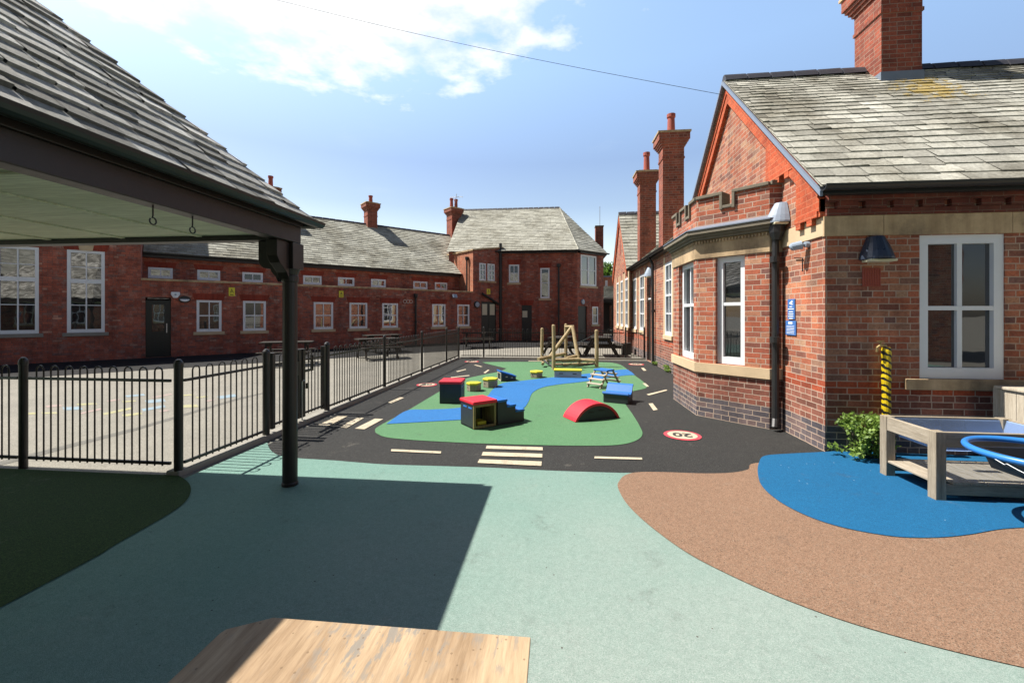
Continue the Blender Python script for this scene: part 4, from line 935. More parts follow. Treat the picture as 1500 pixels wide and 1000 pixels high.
def tree(label, x, y, h, rad, seed, group='trees behind the school'):
    rn = random.Random(seed); t = thing('broadleaf_tree', label, 'tree', (x,y,0), 0, group)
    m = MB(); m.tube([(x,y,-.1),(x+.1,y,h*.3),(x+.2,y,h*.62),(x+.1,y,h*.85)], [.28,.22,.14,.05], 9)
    for k in range(6):
        a = k*1.05; m.tube([(x+.1,y,h*(.35+.06*k)),(x+math.cos(a)*rad*.35,y+math.sin(a)*rad*.35,h*(.5+.06*k)),(x+math.cos(a)*rad*.7,y+math.sin(a)*rad*.7,h*(.58+.06*k))], [.1,.07,.03], 6)
    m.build('trunk', M['bark'], t, smooth=True)
    m = MB()
    for k in range(26):
        a = rn.uniform(0,6.28); rr = rad*rn.random()**.5*.8; zz = h*rn.uniform(.45,.95); f = 1-.5*abs(zz/h-.65)
        leafcloud(m, (x+math.cos(a)*rr*f, y+math.sin(a)*rr*f, zz), (rad*.3,rad*.3,rad*.24), 170, .34, rn)
    m.build('crown', M['treeleaf'], t, recalc=False)
tree('leafy green tree rising behind the orange flats', 8.2, 55, 8.0, 3.4, 3)
tree('smaller green tree right of the leafy one behind the flats', 12.8, 58, 7.0, 3.4, 5)

rear = thing('school_building', 'brick classroom block mirrored in the front sash window, facing it across the play area', 'school building', (4,-5.5,0))
FR = frame(14, -5.5, 180)
ro_ = [(2.2+3.2*k,3.2+3.2*k,.9,2.5) for k in range(7)]
m = MB(FR).wall(0,26,-.1,4.2,ro_,.12); m.face((0,0,-.1),(0,7,-.1),(0,7,4.2),(0,3.5,7.4),(0,0,4.2)); m.face((26,0,-.1),(26,7,-.1),(26,7,4.2),(26,3.5,7.4),(26,0,4.2)); m.build('wall', M['brick_up'], rear)
for o in ro_: window(rear, FR, o, .04, 2, .5, (1,1), True, glass='glass2')
PR = lambda x, y, z: FR @ Vector((x,y,z))
slates(rear, PR(-.1,-.25,4.1), PR(26.1,-.25,4.1), PR(26.1,3.5,7.5), PR(-.1,3.5,7.5), 'slate_far', .4, .6, seed=31); slates(rear, PR(26.1,7.25,4.1), PR(-.1,7.25,4.1), PR(-.1,3.5,7.5), PR(26.1,3.5,7.5), 'slate_far', .5, .8, seed=32)
# ================================================================== shelter
hut = thing('timber_shelter', 'open dark timber shelter with slated hip roof on the left foreground', 'shelter', (-5.2,.6,0))
EX, EY, EZ = -2.34, 3.92, 2.50
HW = 3.0; HL = 4.6
XW, YS = EX-2*HW, EY-2*HL
slates(hut, (EX,YS,EZ),(EX,EY,EZ),(EX-HW,EY-HW,EZ+HW),(EX-HW,YS+HW,EZ+HW), 'slate_hut', .14, .26, .011, seed=21)
slates(hut, (EX,EY,EZ),(XW,EY,EZ),(EX-HW-.001,EY-HW,EZ+HW),(EX-HW,EY-HW,EZ+HW), 'slate_hut', .14, .26, .011, seed=22)
slates(hut, (XW,EY,EZ),(XW,YS,EZ),(EX-HW,YS+HW,EZ+HW),(EX-HW,EY-HW,EZ+HW), 'slate_hut', .14, .26, .011, seed=23)
slates(hut, (XW,YS,EZ),(EX,YS,EZ),(EX-HW,YS+HW,EZ+HW),(EX-HW-.001,YS+HW,EZ+HW), 'slate_hut', .14, .26, .011, seed=24)
half_gutter(hut, (EX+.03,YS,EZ-.01), (EX+.03,EY+.06,EZ-.01), .055, mat='greengutter'); half_gutter(hut, (EX+.02,EY+.04,EZ-.01), (XW,EY+.04,EZ-.01), .055, mat='greengutter')
b0, b1 = EX-.19, EX-.07
m = MB(); m.box(b0,b1,YS+.05,EY-.10,2.265,2.42); m.box(b0-.02,b1+.012,YS+.05,EY-.09,2.421,2.485); m.build('beam', M['hutpaint'], hut, bev=.006)
m = MB(); m.box(XW+.05,b0-.001,EY-.23,EY-.11,2.285,2.46); m.build('beam', M['hutpaint'], hut, bev=.006)
m = MB(); m.box(XW+.05,XW+.16,YS+.05,EY-.24,2.27,2.47); m.box(XW+.17,b0-.001,YS+.05,YS+.16,2.27,2.47); m.build('beam', M['hutpaint'], hut)
m = MB(); m.box(XW+.17,b0-.002,YS+.17,EY-.231,2.335,2.355); cl_ = m.build('ceiling', M['ceil'], hut)
for k in range(1,7):
    m = MB(); x1 = b0-k*.80; m.box(x1-.022,x1+.022,YS+.18,EY-.24,2.323,2.334); m.build('batten', M['ceil'], cl_)
for k in range(1,4):
    m = MB(); y1 = EY-.24-k*1.75; m.box(XW+.18,b0-.01,y1-.02,y1+.02,2.316,2.3225); m.build('batten', M['ceil'], cl_)
px0, py0 = -2.495, 3.78
def post(x, y, brk=True):
    m = MB(); m.lathe([(.072,-.01),(.072,.02),(.066,.03),(.064,1.9),(.075,1.905),(.075,1.96),(.066,1.965),(.09,2.02)], x, y, 18)
    m.box(x-.085,x+.085,y-.085,y+.085,2.02,2.264)
    sg = -1
    m.extr([(x-.086,2.284),(x-.28,2.284),(x-.28,2.10),(x-.265,2.06),(x-.23,2.03),(x-.16,2.02),(x-.15,1.99),(x-.11,1.95),(x-.086,1.90)], y-.055, y+.055)
    m.sweepx([(y-.086,2.263),(y-.26,2.263),(y-.26,2.12),(y-.22,2.06),(y-.12,1.98),(y-.086,1.92)], x-.05, x+.05)
    m.build('post', M['hutpaint'], hut, bev=.004)
for x, y in ((px0,py0),(XW+.12,EY-.17),(px0,YS+.12),(XW+.12,YS+.12)): post(x, y)
for u, v in ((224,302),(282,318)):
    d = ray(u, v); tt = (-2.47-CAM.x)/d.x; y = d.y*tt
    m = MB(); m.tube([(-2.47,y,2.27),(-2.47,y,2.205),(-2.475,y,2.19)]+[(-2.47,y+.022*math.sin(a*.6),2.172-.0+.022*math.cos(a*.6)) for a in range(10)], .0045, 6); m.build('hook', M['black'], hut)

# ================================================================== fences
def railing(p0, p1, par, z0=.10, H=1.06, double=.085):
    A, B = Vector((*p0,0)), Vector((*p1,0)); d = (B-A); ln = d.length; t = d/ln; m = MB()
    def P(s, z): return A+t*s+Vector((0,0,z))
    for z in (z0, H-.13): m.obox(P(ln/2,z), (ln-.05,.022,.028), math.atan2(t.y,t.x))
    n = max(2, int((ln-.12)/double)); n -= n % 2; st = ln/(n+1) if n else ln
    s = (ln-(n-1)*double)/2
    for k in range(0, n, 2):
        a, b = s+k*double, s+(k+1)*double; r = (b-a)/2
        arc = [P((a+b)/2-r*math.cos(math.pi*i/6), H-.04+r*1.0*math.sin(math.pi*i/6)) for i in range(7)]
        m.tube([P(a,z0-.03)]+arc+[P(b,z0-.03)], .0078, 6)
    return m.build('railing', M['blackfence'], par)
def fpost(x, y, par, w=.08, H=1.10):
    m = MB(); a = w/2; m.lathe([(a,-.04),(a,H-.03),(a*1.12,H-.028),(a*1.12,H),(a*1.0,H+.02),(a*.6,H+.045),(.004,H+.052)], x, y, 16); return m.build('post', M['blackfence'], par)
SX = lambda y: -3.76+(y-3.88)*(.23/11.3)
f1 = thing('metal_fence', 'black bow-top railing facing the camera beneath the shelter', 'fence', (-3.76,3.9,0))
xs = [-3.80,-5.56,-7.35,-9.15]
for i in range(3): railing((xs[i]-.04,3.92), (xs[i+1]+.04,3.92), f1); 
for x in xs[1:]: fpost(x, 3.92, f1, .072)
f2 = thing('metal_fence', 'long black bow-top railing down the left side of the play road', 'fence', (-3.7,8.8,0))
ys = [3.90,5.16]; fpost(SX(3.9), 3.9, f2, .078); railing((SX(3.9),3.94), (SX(5.16),5.12), f2); fpost(SX(5.16)-.0, 5.16, f2, .085)
ys = [6.58,8.8,11.2,13.6,15.22]
for i in range(4): railing((SX(ys[i]),ys[i]+.05), (SX(ys[i+1]),ys[i+1]-.04), f2)
for y in ys: fpost(SX(y), y, f2, .068 if y > 7 else .085)
m = MB()
for i in range(4):
    for k in (1,2):
        y = ys[i]+(ys[i+1]-ys[i])*k/3; m.box(SX(y)-.015,SX(y)+.015,y-.015,y+.015,.0,.11)
m.build('foot', M['blackfence'], f2)
f3 = thing('metal_fence', 'black bow-top railing across the far end behind the climbing frame', 'fence', (0,15.35,0))
xs = [-3.5,-2.62,-.1,2.45,3.1]; FY = lambda x: 15.24+(x+3.5)*.045
for i in range(4): railing((xs[i]+.04,FY(xs[i])), (xs[i+1]-.04,FY(xs[i+1])), f3)
for x in xs[1:]: fpost(x, FY(x), f3, .062)
def gate(label, y0, y1, lock):
    t = thing('metal_gate', label, 'gate', (SX(y0),y0,0), 0, 'leaves of the double gate')
    railing((SX(y0),y0), (SX(y1),y1), t, .14, 1.06)
    for y in (y0+.03, y1-.03):
        m = MB(); m.box(SX(y)-.03,SX(y)+.03,y-.03,y+.03,.09,1.09); m.build('stile', M['blackfence'], t, bev=.004)
    if lock:
        m = MB(); y = y1-.06; x = SX(y)
        m.box(x-.018,x+.018,y-.28,y,.74,.775); m.box(x-.017,x+.017,y-.28,y,.88,.91); m.box(x-.03,x+.03,y-.075,y-.005,.72,.92); m.build('lock_case', M['blackfence'], t)
        m = MB(); m.tube([(x+.04,y+.06,.06),(x+.04,y+.06,.62),(x+.07,y+.06,.64)], .009, 6); m.build('drop_bolt', M['steel'], t)
    else:
        m = MB(); y = y0+.06; x = SX(y)
        m.box(x-.018,x+.018,y,y+.2,.74,.775); m.box(x-.02,x+.02,y+.2,y+.225,.74,.98); m.box(x+.03,x+.05,y,y+.05,.5,.58); m.build('latch', M['blackfence'], t)
gate('left-hand black gate leaf with lock box, partly behind the shelter post', 5.24, 5.86, True)
gate('right-hand black gate leaf with square latch, beside the zebra stripes', 5.90, 6.50, False)

# ================================================================== play blocks
def pad(m, x0, x1, y0, y1, z0, th=.05): m.box(x0-.015,x1+.015,y0-.015,y1+.015,z0,z0+th)
def slot(m, x, y, z, w=.1, h=.02): m.box(x-w/2,x+w/2,y-.004,y+.004,z-h/2,z+h/2)
# open red box
t = thing('play_box', 'red topped grey play box with open yellow framed side, joined to blue steps', 'play block', (-1.12,6.10,0), 0, 'red topped play boxes')
t.rotation_euler.z = R(40)
Fq = frame(-1.12,6.10,40); a = .185; H = .33
m = MB(Fq); m.box(-a,-a+.02,-a+.021,a,.0,H); m.box(-a,-a+.05,a,a+.02,0,H); m.box(a-.05,a,a,a+.02,0,H); m.box(-a+.051,a-.051,a,a+.02,H-.05,H); m.box(-a,a,-a+.021,a-.001,.0,.02)
m.build('side_panel', M['greypanel'], t, bev=.003)
m = MB(Fq); m.box(-a+.051,a-.051,a+.004,a+.012,.03,H-.051); m.build('back_panel', M['olive'], t)
m = MB(Fq); m.box(-a,-a+.035,-a,-a+.02,.0,H); m.box(a-.035,a,-a,-a+.02,.0,H); m.box(-a+.035,a-.035,-a,-a+.02,H-.035,H); m.box(-a+.035,a-.035,-a,-a+.02,0,.035); m.box(a-.02,a,-a+.021,a-.001,.0,H); m.build('open_frame', M['yellowframe'], t, bev=.003)
m = MB(Fq); pad(m,-a,a,-a,a+.02,H); m.build('pad', M['redpad'], t, bev=.014)
m = MB(Fq); m.box(-a-.003,-a-.0005,-.13,-.03,H-.06,H-.04); m.box(-a-.003,-a-.0005,.02,.12,H-.06,H-.04); m.build('hand_slot', M['hoop'], t)
m = MB(Fq); m.box(-.09,.06,-.12,.05,.021,.075); tag(m.build('toy_box', M['yellowpad'], bev=.01), 'small yellow toy lying inside the open red topped box', 'toy')
# blue steps
t = thing('play_steps', 'three blue topped grey play steps descending from the red box', 'play block', tuple(Fq @ Vector((.42,0,0))), R(40))
x = a+.025; hs = [.325,.235,.145]; wst = .155
sd = MB(Fq); pdm = MB(Fq)
sd.extr([(x,0),(x+3*wst,0),(x+3*wst,hs[2]),(x+2*wst,hs[2]),(x+2*wst,hs[1]),(x+wst,hs[1]),(x+wst,hs[0]),(x,hs[0])], -a, a)
sd.build('side_panel', M['greypanel'], t)
for k in range(3):
    m = MB(Fq); m.box(x+k*wst+(.001 if k else -.005), x+(k+1)*wst+.012, -a-.012, a+.012, hs[k]+.001, hs[k]+.036); m.build('pad', M['bluepad'], t, bev=.012)
# second red box
t = thing('play_box', 'closed red topped grey play box standing behind, near the fence', 'play block', (-1.90,7.68,0), R(3), 'red topped play boxes')
Fq = frame(-1.90,7.68,3); a = .195; H = .345
m = MB(Fq); m.box(-a,a,-a,a,0,H); m.build('side_panel', M['greypanel'], t, bev=.004)
m = MB(Fq); pad(m,-a,a,-a,a,H,.055); m.build('pad', M['redpad'], t, bev=.014)
m = MB(Fq); m.box(a+.0005,a+.003,-.12,-.03,H-.07,H-.05); m.box(a+.0005,a+.003,.03,.12,H-.07,H-.05); m.build('hand_slot', M['hoop'], t)
# yellow hexagonal stools
def stool(label, x, y, r, h, rot):
    t = thing('play_stool', label, 'play block', (x,y,0), R(rot), 'yellow topped low stools')
    Fq = frame(x,y,rot); hexp = lambda q: [(q*math.cos(k*math.pi/3),q*math.sin(k*math.pi/3)) for k in range(6)]
    m = MB(Fq); m.prism(hexp(r), 0, h); m.build('side_panel', M['greywoodz'], t, bev=.004)
    m = MB(Fq); m.prism(hexp(r+.015), h+.001, h+.045); m.build('pad', M['yellowpad'], t, bev=.012)
    m = MB(Fq); ap = r*.866
    m.M = Fq @ Matrix.Rotation(R(-30-60),4,'Z') @ Matrix.Translation((0,0,0)); m.box(-.06,.06,-ap-.003,-ap-.0008,h*.5,h*.5+.022); m.build('hand_slot', M['blackmark'], t)
x, y = G(692.5, 573); stool('yellow topped stool close behind the closed red box', x, y+.12, .15, .125, 8)
x, y = G(717, 567.5); stool('yellow topped stool in front of the blue wedge block', x, y+.13, .165, .145, 22)
x, y = G(785.5, 553); stool('yellow topped stool left of the yellow bench on the green', x, y+.13, .17, .11, 35)
# yellow bench
x, y = G(832, 553); t = thing('play_bench', 'low yellow topped bench with pale boxed sides by the climbing frame', 'play block', (x,y+.14,0), R(-2)); Fq = frame(x,y+.14,-2)
m = MB(Fq); m.box(-.34,.34,-.14,.14,0,.155); m.build('side_panel', M['palewood'], t, bev=.004)
m = MB(Fq); pad(m,-.34,.34,-.14,.14,.156,.042); m.build('pad', M['yellowpad'], t, bev=.012)
m = MB(Fq); slot(m,-.17,-.1405,.10); slot(m,.17,-.1405,.10); m.build('hand_slot', M['blackmark'], t)
# blue wedge
t = thing('play_wedge', 'blue topped wedge block with open wooden end, behind the yellow stools', 'play block', (-1.2,10.3,0), R(22)); Fq = frame(-1.22,10.32,22)
m = MB(Fq); m.extr([(-.16,0),(.2,0),(.2,.09),(-.16,.20)], -.17, .17); m.build('side_panel', M['greypanel'], t, bev=.003)
m = MB(Fq); m.box(-.175,-.161,-.17,-.14,0,.2); m.box(-.175,-.161,.14,.17,0,.2); m.box(-.175,-.161,-.139,.139,.175,.2); m.box(-.175,-.161,-.139,.139,0,.022); m.build('open_frame', M['palewood'], t)
m = MB(Fq); m.extr([(-.19,.212),(.215,.088),(.215,.115),(-.19,.245)], -.185, .185); m.build('pad', M['bluepad'], t, bev=.008)
m = MB(Fq); slot(m,-.03,-.1705,.10,.05,.022); slot(m,.1,-.1705,.075,.05,.022); m.build('hand_slot', M['palewood'], t)
# red arch
ax, ay = G(843.5, 618); bx, by = G(907, 611); ang = math.atan2(by-ay, bx-ax); ln = math.dist((ax,ay),(bx,by))
t = thing('play_arch', 'red arched bridge block with dark sides at the front of the green', 'play block', ((ax+bx)/2,(ay+by)/2+.18,0), ang); Fq = Matrix.Translation((ax,ay,0)) @ Matrix.Rotation(ang,4,'Z')
ha_ = .235; R0 = (ha_**2+(ln/2)**2)/(2*ha_); th0 = math.asin(ln/2/R0)
def arcp(rr, n=20): return [(ln/2+rr*math.sin(-th0+2*th0*k/n), ha_-R0+rr*math.cos(-th0+2*th0*k/n)) for k in range(n+1)]
m = MB(Fq); m.extr(arcp(R0-.03), .02, .36); m.build('side_panel', M['greypanel'], t)
m = MB(Fq); o_ = arcp(R0+.012); i_ = arcp(R0-.028); o_[0] = (o_[0][0],.0); o_[-1] = (o_[-1][0],0); m.extr(o_+i_[::-1], 0, .38); m.build('pad', M['redpad'], t, bev=.006)
m = MB(Fq); slot(m,ln*.36,.0195,.115,.1,.022); slot(m,ln*.6,.0195,.135,.1,.022); m.build('hand_slot', M['blackmark'], t)
# blue wave seat
x, y = 1.13, 8.02; t = thing('curved_block', 'blue curved play block beside the red arch', 'play block', (x,y,0), R(-22)); Fq = frame(x,y,-22)
prof = [(-.2,.185),(-.15,.16),(-.09,.14),(-.02,.135),(.05,.16),(.10,.22),(.145,.275),(.2,.29)]
m = MB(Fq @ Matrix.Rotation(0,4,'Z')); m.sweepx([(-.19,0)]+[(a,b-.03) for a, b in prof]+[(.2,0)], -.22, .22); m.build('side_panel', M['greypanel'], t)
m = MB(Fq); m.sweepx([(a-(.015 if i == 0 else 0),b-.028) for i, (a, b) in enumerate(prof)]+[(a,b+.012) for a, b in prof[::-1]]+[(-.215,.17)], -.235, .235); m.build('pad', M['bluepad'], t)
m = MB(Fq); slot(m,-.02,-.1905,.09,.12,.022); m.build('hand_slot', M['blackmark'], t)
# wooden double steps
x, y = 1.06, 9.72; t = thing('step_stile', 'small wooden stile with blue platform and pale worn treads', 'play steps', (x,y,0), R(50)); Fq = frame(x,y,50)
m = MB(Fq); m.box(-.15,.15,-.18,.18,.335,.372); m.build('platform', M['bluepad'], t, bev=.01)
for sx in (-1,1):
    for sy in (-1,1):
        m = MB(Fq); m.extr([(sx*.13,.334),(sx*.085,.334),(sx*.36,0),(sx*.41,0)], sy*.165-.016, sy*.165+.016); m.build('leg', M['greywoodz'], t, bev=.003)
    for k, (xx, zz) in enumerate(((.20,.262),(.275,.172),(.35,.082))):
        m = MB(Fq); m.box(min(sx*(xx-.035),sx*(xx+.055)),max(sx*(xx-.035),sx*(xx+.055)),-.19,.19,zz-.014,zz+.014); m.build('tread', M['palewood'], t, bev=.004)

# ================================================================== log climbing frame
cf = thing('climbing_frame', 'peeled log climbing frame with four posts and leaning logs at the far end', 'climbing frame', (.3,13.6,0))
def log(a, b, r=.058, name='log', r2=None):
    r *= .88
    A, B = Vector(a), Vector(b); n = 5; pts = [A+(B-A)*k/n+Vector((rnd.uniform(-.006,.006),rnd.uniform(-.006,.006),0)) for k in range(n+1)]
    d = (B-A).normalized(); pts = [A-d*.0]+pts[1:]
    m = MB(); m.tube([pts[0]]+pts[1:]+[B+d*.025], [r*.99]+[r*rnd.uniform(.96,1.05) for _ in range(n-1)]+[(r2 or r)*.95]+[r*.55], 12); return m.build(name, M['log'], cf, smooth=False)
pB = G(811,541); pD = G(874,537); pA = G(794,528); pC = G(829,527)
log((*pB,-.03),(*pB,1.27),.062,'post'); log((*pD,-.03),(*pD,1.10),.066,'post'); log((*pA,-.03),(*pA,1.10),.062,'post'); log((*pC,-.03),(*pC,1.24),.062,'post')
top = Vector((pC[0]+.2, pC[1]-.35, 1.18))
la = Vector((*G(800,531),.02)); lb = Vector((*G(848,532),.02))
log(la, top, .066, 'leaning_log'); log(lb, top+Vector((.02,-.12,-.02)), .07, 'leaning_log'); log((pC[0]-.02,pC[1]-.05,1.16), top+Vector((.05,.03,.0)), .05, 'cross_log')
log((*G(788.5,526,.22),.22), (*G(827,518,.30),.30), .062, 'balance_log'); log((*G(811.5,527.5,.24),.24), (*G(849,526.5,.24),.24), .062, 'balance_log'); log((*G(830,524.5,.26),.26), (*G(844,521.5,.30),.30), .06, 'balance_log')
log((*G(848,527,.22),.22), (*G(871,528.5,.20),.20), .06, 'balance_log'); log((*G(813,534,.09),.09), (*G(870,532.5,.09),.09), .045, 'balance_log'); log((*G(795,533,.1),.1), (*G(796,530,.12),.12), .05, 'balance_log')
m = MB()
def rope(a, b, sag=.08, r=.012): m.tube([Vector(a).lerp(Vector(b),k/8)-Vector((0,0,sag*4*(k/8)*(1-k/8))) for k in range(9)], r, 6)
zA = lambda p, z: (p[0], p[1], z)
rope(zA(pD,1.02), zA(pC,.45), .04, .01); rope(zA(pD,.92), zA(pB,.9), .3, .01) if False else None
for z in (.14,.26): rope(zA(pA,z), zA(pB,z-.02), .06); rope(zA(pB,z), zA(pD,z), .08)
rope(zA(pD,.12), zA(pC,.3), .05)
for f in (.2,.4,.6,.8):
    q = Vector((*pB,.16)).lerp(Vector((*pD,.14)), f); rope(q, q+Vector((-.25,.75,-.02)), .05, .009); q2 = Vector((*pA,.12)).lerp(Vector((*pB,.12)), f); rope(q2, q2+Vector((.5,.1,.0)), .05, .009)
rope((*pA,.06), (*pB,.07), .02, .014); rope((*pB,.07), (*pD,.08), .02, .014)
m.build('rope', M['rope'], cf)

# ================================================================== yard furniture
def picnic():
    t = thing('picnic_table', '', 'picnic table', (0,0,0), 0, 'dark picnic tables in the yard')
    m = MB()
    for k in range(5): m.box(-.75,.75,-.36+k*.146,-.36+k*.146+.138,.70,.74)
    m.build('tabletop', M['darkwood'], t)
    for sy in (-1,1):
        m = MB()
        for k in range(2): y = sy*.66+(k-.5)*.13; m.box(-.75,.75,y-.06,y+.06,.42,.455)
        m.build('bench_seat', M['darkwood'], t)
    for sx in (-.55,.55):
        m = MB()
        for sy in (-1,1): m.add([(sx-.022,sy*.20,.699),(sx-.022,sy*.30,.699),(sx-.022,sy*.68,0),(sx-.022,sy*.58,0),(sx+.022,sy*.20,.699),(sx+.022,sy*.30,.699),(sx+.022,sy*.68,0),(sx+.022,sy*.58,0)], [(0,1,2,3),(4,5,6,7),(0,1,5,4),(1,2,6,5),(2,3,7,6),(3,0,4,7)])
        m.box(sx+.023,sx+.06,-.72,.72,.33,.418); m.box(sx+.023,sx+.06,-.33,.33,.61,.698); m.build('leg_frame', M['darkwood'], t)
    return t
pt = picnic()
spots = [(-8.6,12.9,25,'dark picnic table partly hidden behind the shelter post'), (-6.5,15.0,40,'dark picnic table by the range wall in line with the long railing'), (-3.75,20.2,10,'dark picnic table beside the double doors of the range'),
  (.20,16.75,75,'dark picnic table behind the two left logs of the climbing frame'), (1.72,16.9,88,'dark picnic table seen end-on behind the right log post'), (-7.4,17.6,45,'farthest dark picnic table standing in the shade of the range')]
for i, (x, y, a, lab) in enumerate(spots):
    o = pt if i == 0 else copy_tree(pt)
    o.location = (x, y, -.02); o.rotation_euler = (0,0,R(a)); o['label'] = lab
x, y = G(917, 518.5); t = thing('litter_bin', 'black square litter bin against the sunlit far wall', 'bin', (x,y,0))
m = MB(); m.box(x-.17,x+.17,y-.17,y+.17,-.02,.42); m.build('bin_body', M['blacktub'], t, bev=.02); m = MB(); m.extr([(x-.19,.421),(x+.19,.421),(x+.19,.46),(x-.19,.40)], y-.19, y+.19); m.build('lid', M['blacktub'], t)

# ================================================================== right foreground: water table etc.
X0, X1, Y0, Y1, ZT = 3.24, 4.36, 4.02, 4.66, .59
t = thing('water_table', 'weathered wooden play table holding a clear plastic water tray', 'play table', ((X0+X1)/2,(Y0+Y1)/2,0))
for x, y in ((X0,Y0),(X1-.085,Y0),(X0,Y1-.085),(X1-.085,Y1-.085)): m = MB(); m.box(x,x+.085,y,y+.085,0,ZT); m.build('leg', M['greywoodz'], t, bev=.005)
m = MB(); m.box(X0+.086,X1-.086,Y0+.01,Y0+.045,ZT-.135,ZT-.004); m.build('rail', M['greywood'], t, bev=.004)
m = MB(); m.box(X0+.086,X1-.086,Y1-.045,Y1-.01,ZT-.135,ZT-.004); m.build('rail', M['greywood'], t, bev=.004)
m = MB(); m.box(X0+.006,X0+.04,Y0+.086,Y1-.086,ZT-.135,ZT-.004); m.build('rail', M['greywoody'], t, bev=.004)
m = MB(); m.box(X1-.04,X1-.006,Y0+.086,Y1-.086,ZT-.135,ZT-.004); m.build('rail', M['greywoody'], t, bev=.004)
for ya in (Y0+.02, Y1-.055): m = MB(); m.box(X0+.086,X1-.086,ya,ya+.035,.045,.135); m.build('shelf_bearer', M['greywood'], t, bev=.004)
m = MB(); n = 8; ww_ = (X1-X0-.02)/n
for k in range(n):
    xa = X0+.01+k*ww_; ya, yb = (Y0+.015, Y1-.015) if 0 < k < n-1 else (Y0+.087, Y1-.087)
    m.box(xa+.003,xa+ww_-.006,ya,yb,.137,.158)
m.build('shelf', M['greywoody'], t, bev=.003)
def tray(x0, x1, y0, y1, z0, z1, th=.004):
    m = MB(); i = .05
    out = [(x0,y0,z1),(x1,y0,z1),(x1,y1,z1),(x0,y1,z1)]; bot = [(x0+i,y0+i,z0),(x1-i,y0+i,z0),(x1-i,y1-i,z0),(x0+i,y1-i,z0)]
    it = [(x0+th,y0+th,z1),(x1-th,y0+th,z1),(x1-th,y1-th,z1),(x0+th,y1-th,z1)]; ib = [(x0+i+th,y0+i+th,z0+th),(x1-i-th,y0+i+th,z0+th),(x1-i-th,y1-i-th,z0+th),(x0+i+th,y1-i-th,z0+th)]
    m.add(out+bot+it+ib, [(7,6,5,4)]+[(k,(k+1)%4,4+(k+1)%4,4+k) for k in range(4)]+[(12,13,14,15)]+[(8+(k+1)%4,8+k,12+k,12+(k+1)%4) for k in range(4)]+[(k,8+k,8+(k+1)%4,(k+1)%4) for k in range(4)])
    return m
tag(tray(X0+.05,X1-.05,Y0+.055,Y1-.055,.40,.575).build('water_tray', M['tray'], bev=.006), 'clear bluish plastic tray set into the weathered play table', 'tray')
m = MB(); m.box(X0+.42,X0+.58,Y0+.30,Y0+.36,.407,.50); tag(m.build('plastic_scoop', M['hoop'], bev=.01), 'small blue plastic piece lying in the clear tray', 'toy')
t = thing('plastic_tub', 'black oblong plastic tub with white cord beneath the blue hoop', 'tub', (3.70,3.6,.385))
def taper(x0,x1,y0,y1,z0,z1,k): return [(x0+k,y0+k,z0),(x1-k,y0+k,z0),(x1-k,y1-k,z0),(x0+k,y1-k,z0),(x0,y0,z1),(x1,y0,z1),(x1,y1,z1),(x0,y1,z1)]
m = MB(Matrix.Translation((.07,0,0))); m.add(taper(3.32,3.95,3.40,3.80,.385,.535,.04), [(3,2,1,0),(0,1,5,4),(1,2,6,5),(2,3,7,6),(3,0,4,7)])
m.add(taper(3.328,3.942,3.408,3.792,.393,.535,.04), [(3,2,1,0),(0,1,5,4),(1,2,6,5),(2,3,7,6),(3,0,4,7)]); m.build('tub_body', M['blacktub'], t, recalc=False)
m = MB(Matrix.Translation((.07,0,0)))
for a in ((3.30,3.97,3.38,3.407),(3.30,3.97,3.793,3.82),(3.30,3.327,3.408,3.792),(3.943,3.97,3.408,3.792)): m.box(*a,.515,.535)
m.build('rim', M['blacktub'], t)
m = MB(Matrix.Translation((.07,0,0))); m.tube([(3.312,3.79,.508),(3.318,3.70,.480),(3.325,3.62,.455),(3.322,3.60,.468),(3.325,3.52,.448),(3.335,3.41,.425),(3.36,3.395,.44),(3.45,3.392,.49)], .003, 5); m.build('cord', M['signwhite'], t)
cx, cy, zt = 3.61, 3.56, .560
t = thing('plastic_crate', 'black crate holding up the oblong tub at the right edge of view', 'crate', (3.93,3.37,0))
m = MB(); m.box(3.57,4.3,3.1,3.63,0,.365); m.build('crate_body', M['blacktub'], t, bev=.015); m = MB(); m.box(3.56,4.31,3.09,3.64,.366,.384); m.build('lid', M['blacktub'], t, bev=.006)
m = MB(); m.torus((cx,cy,zt), .41, .024, 64, 12, .0); tag(m.build('plastic_hoop', M['hoop'], smooth=True), 'bright blue hoop lying on the black oblong tub in front of the play table', 'hoop')
t = thing('storage_chest', 'weathered board chest with lid against the wall behind the play table', 'chest', (5.1,4.6,0))
m = MB()
x = 4.76
while x < 5.6: m.box(x+.002,x+.118,4.18,4.198,.03,.80); x += .12
y = 4.20
while y < 5.05: m.box(4.722,4.74,y+.002,y+.118,.03,.80); y += .12
m.box(4.745,5.6,4.20,5.08,.02,.79); m.box(4.715,4.755,5.085,5.12,.02,.80); m.build('chest_body', M['chestwood'], t, bev=.003)
m = MB(); m.box(4.70,5.64,4.14,5.13,.802,.832); m.build('lid', M['chestwood'], t, bev=.006)
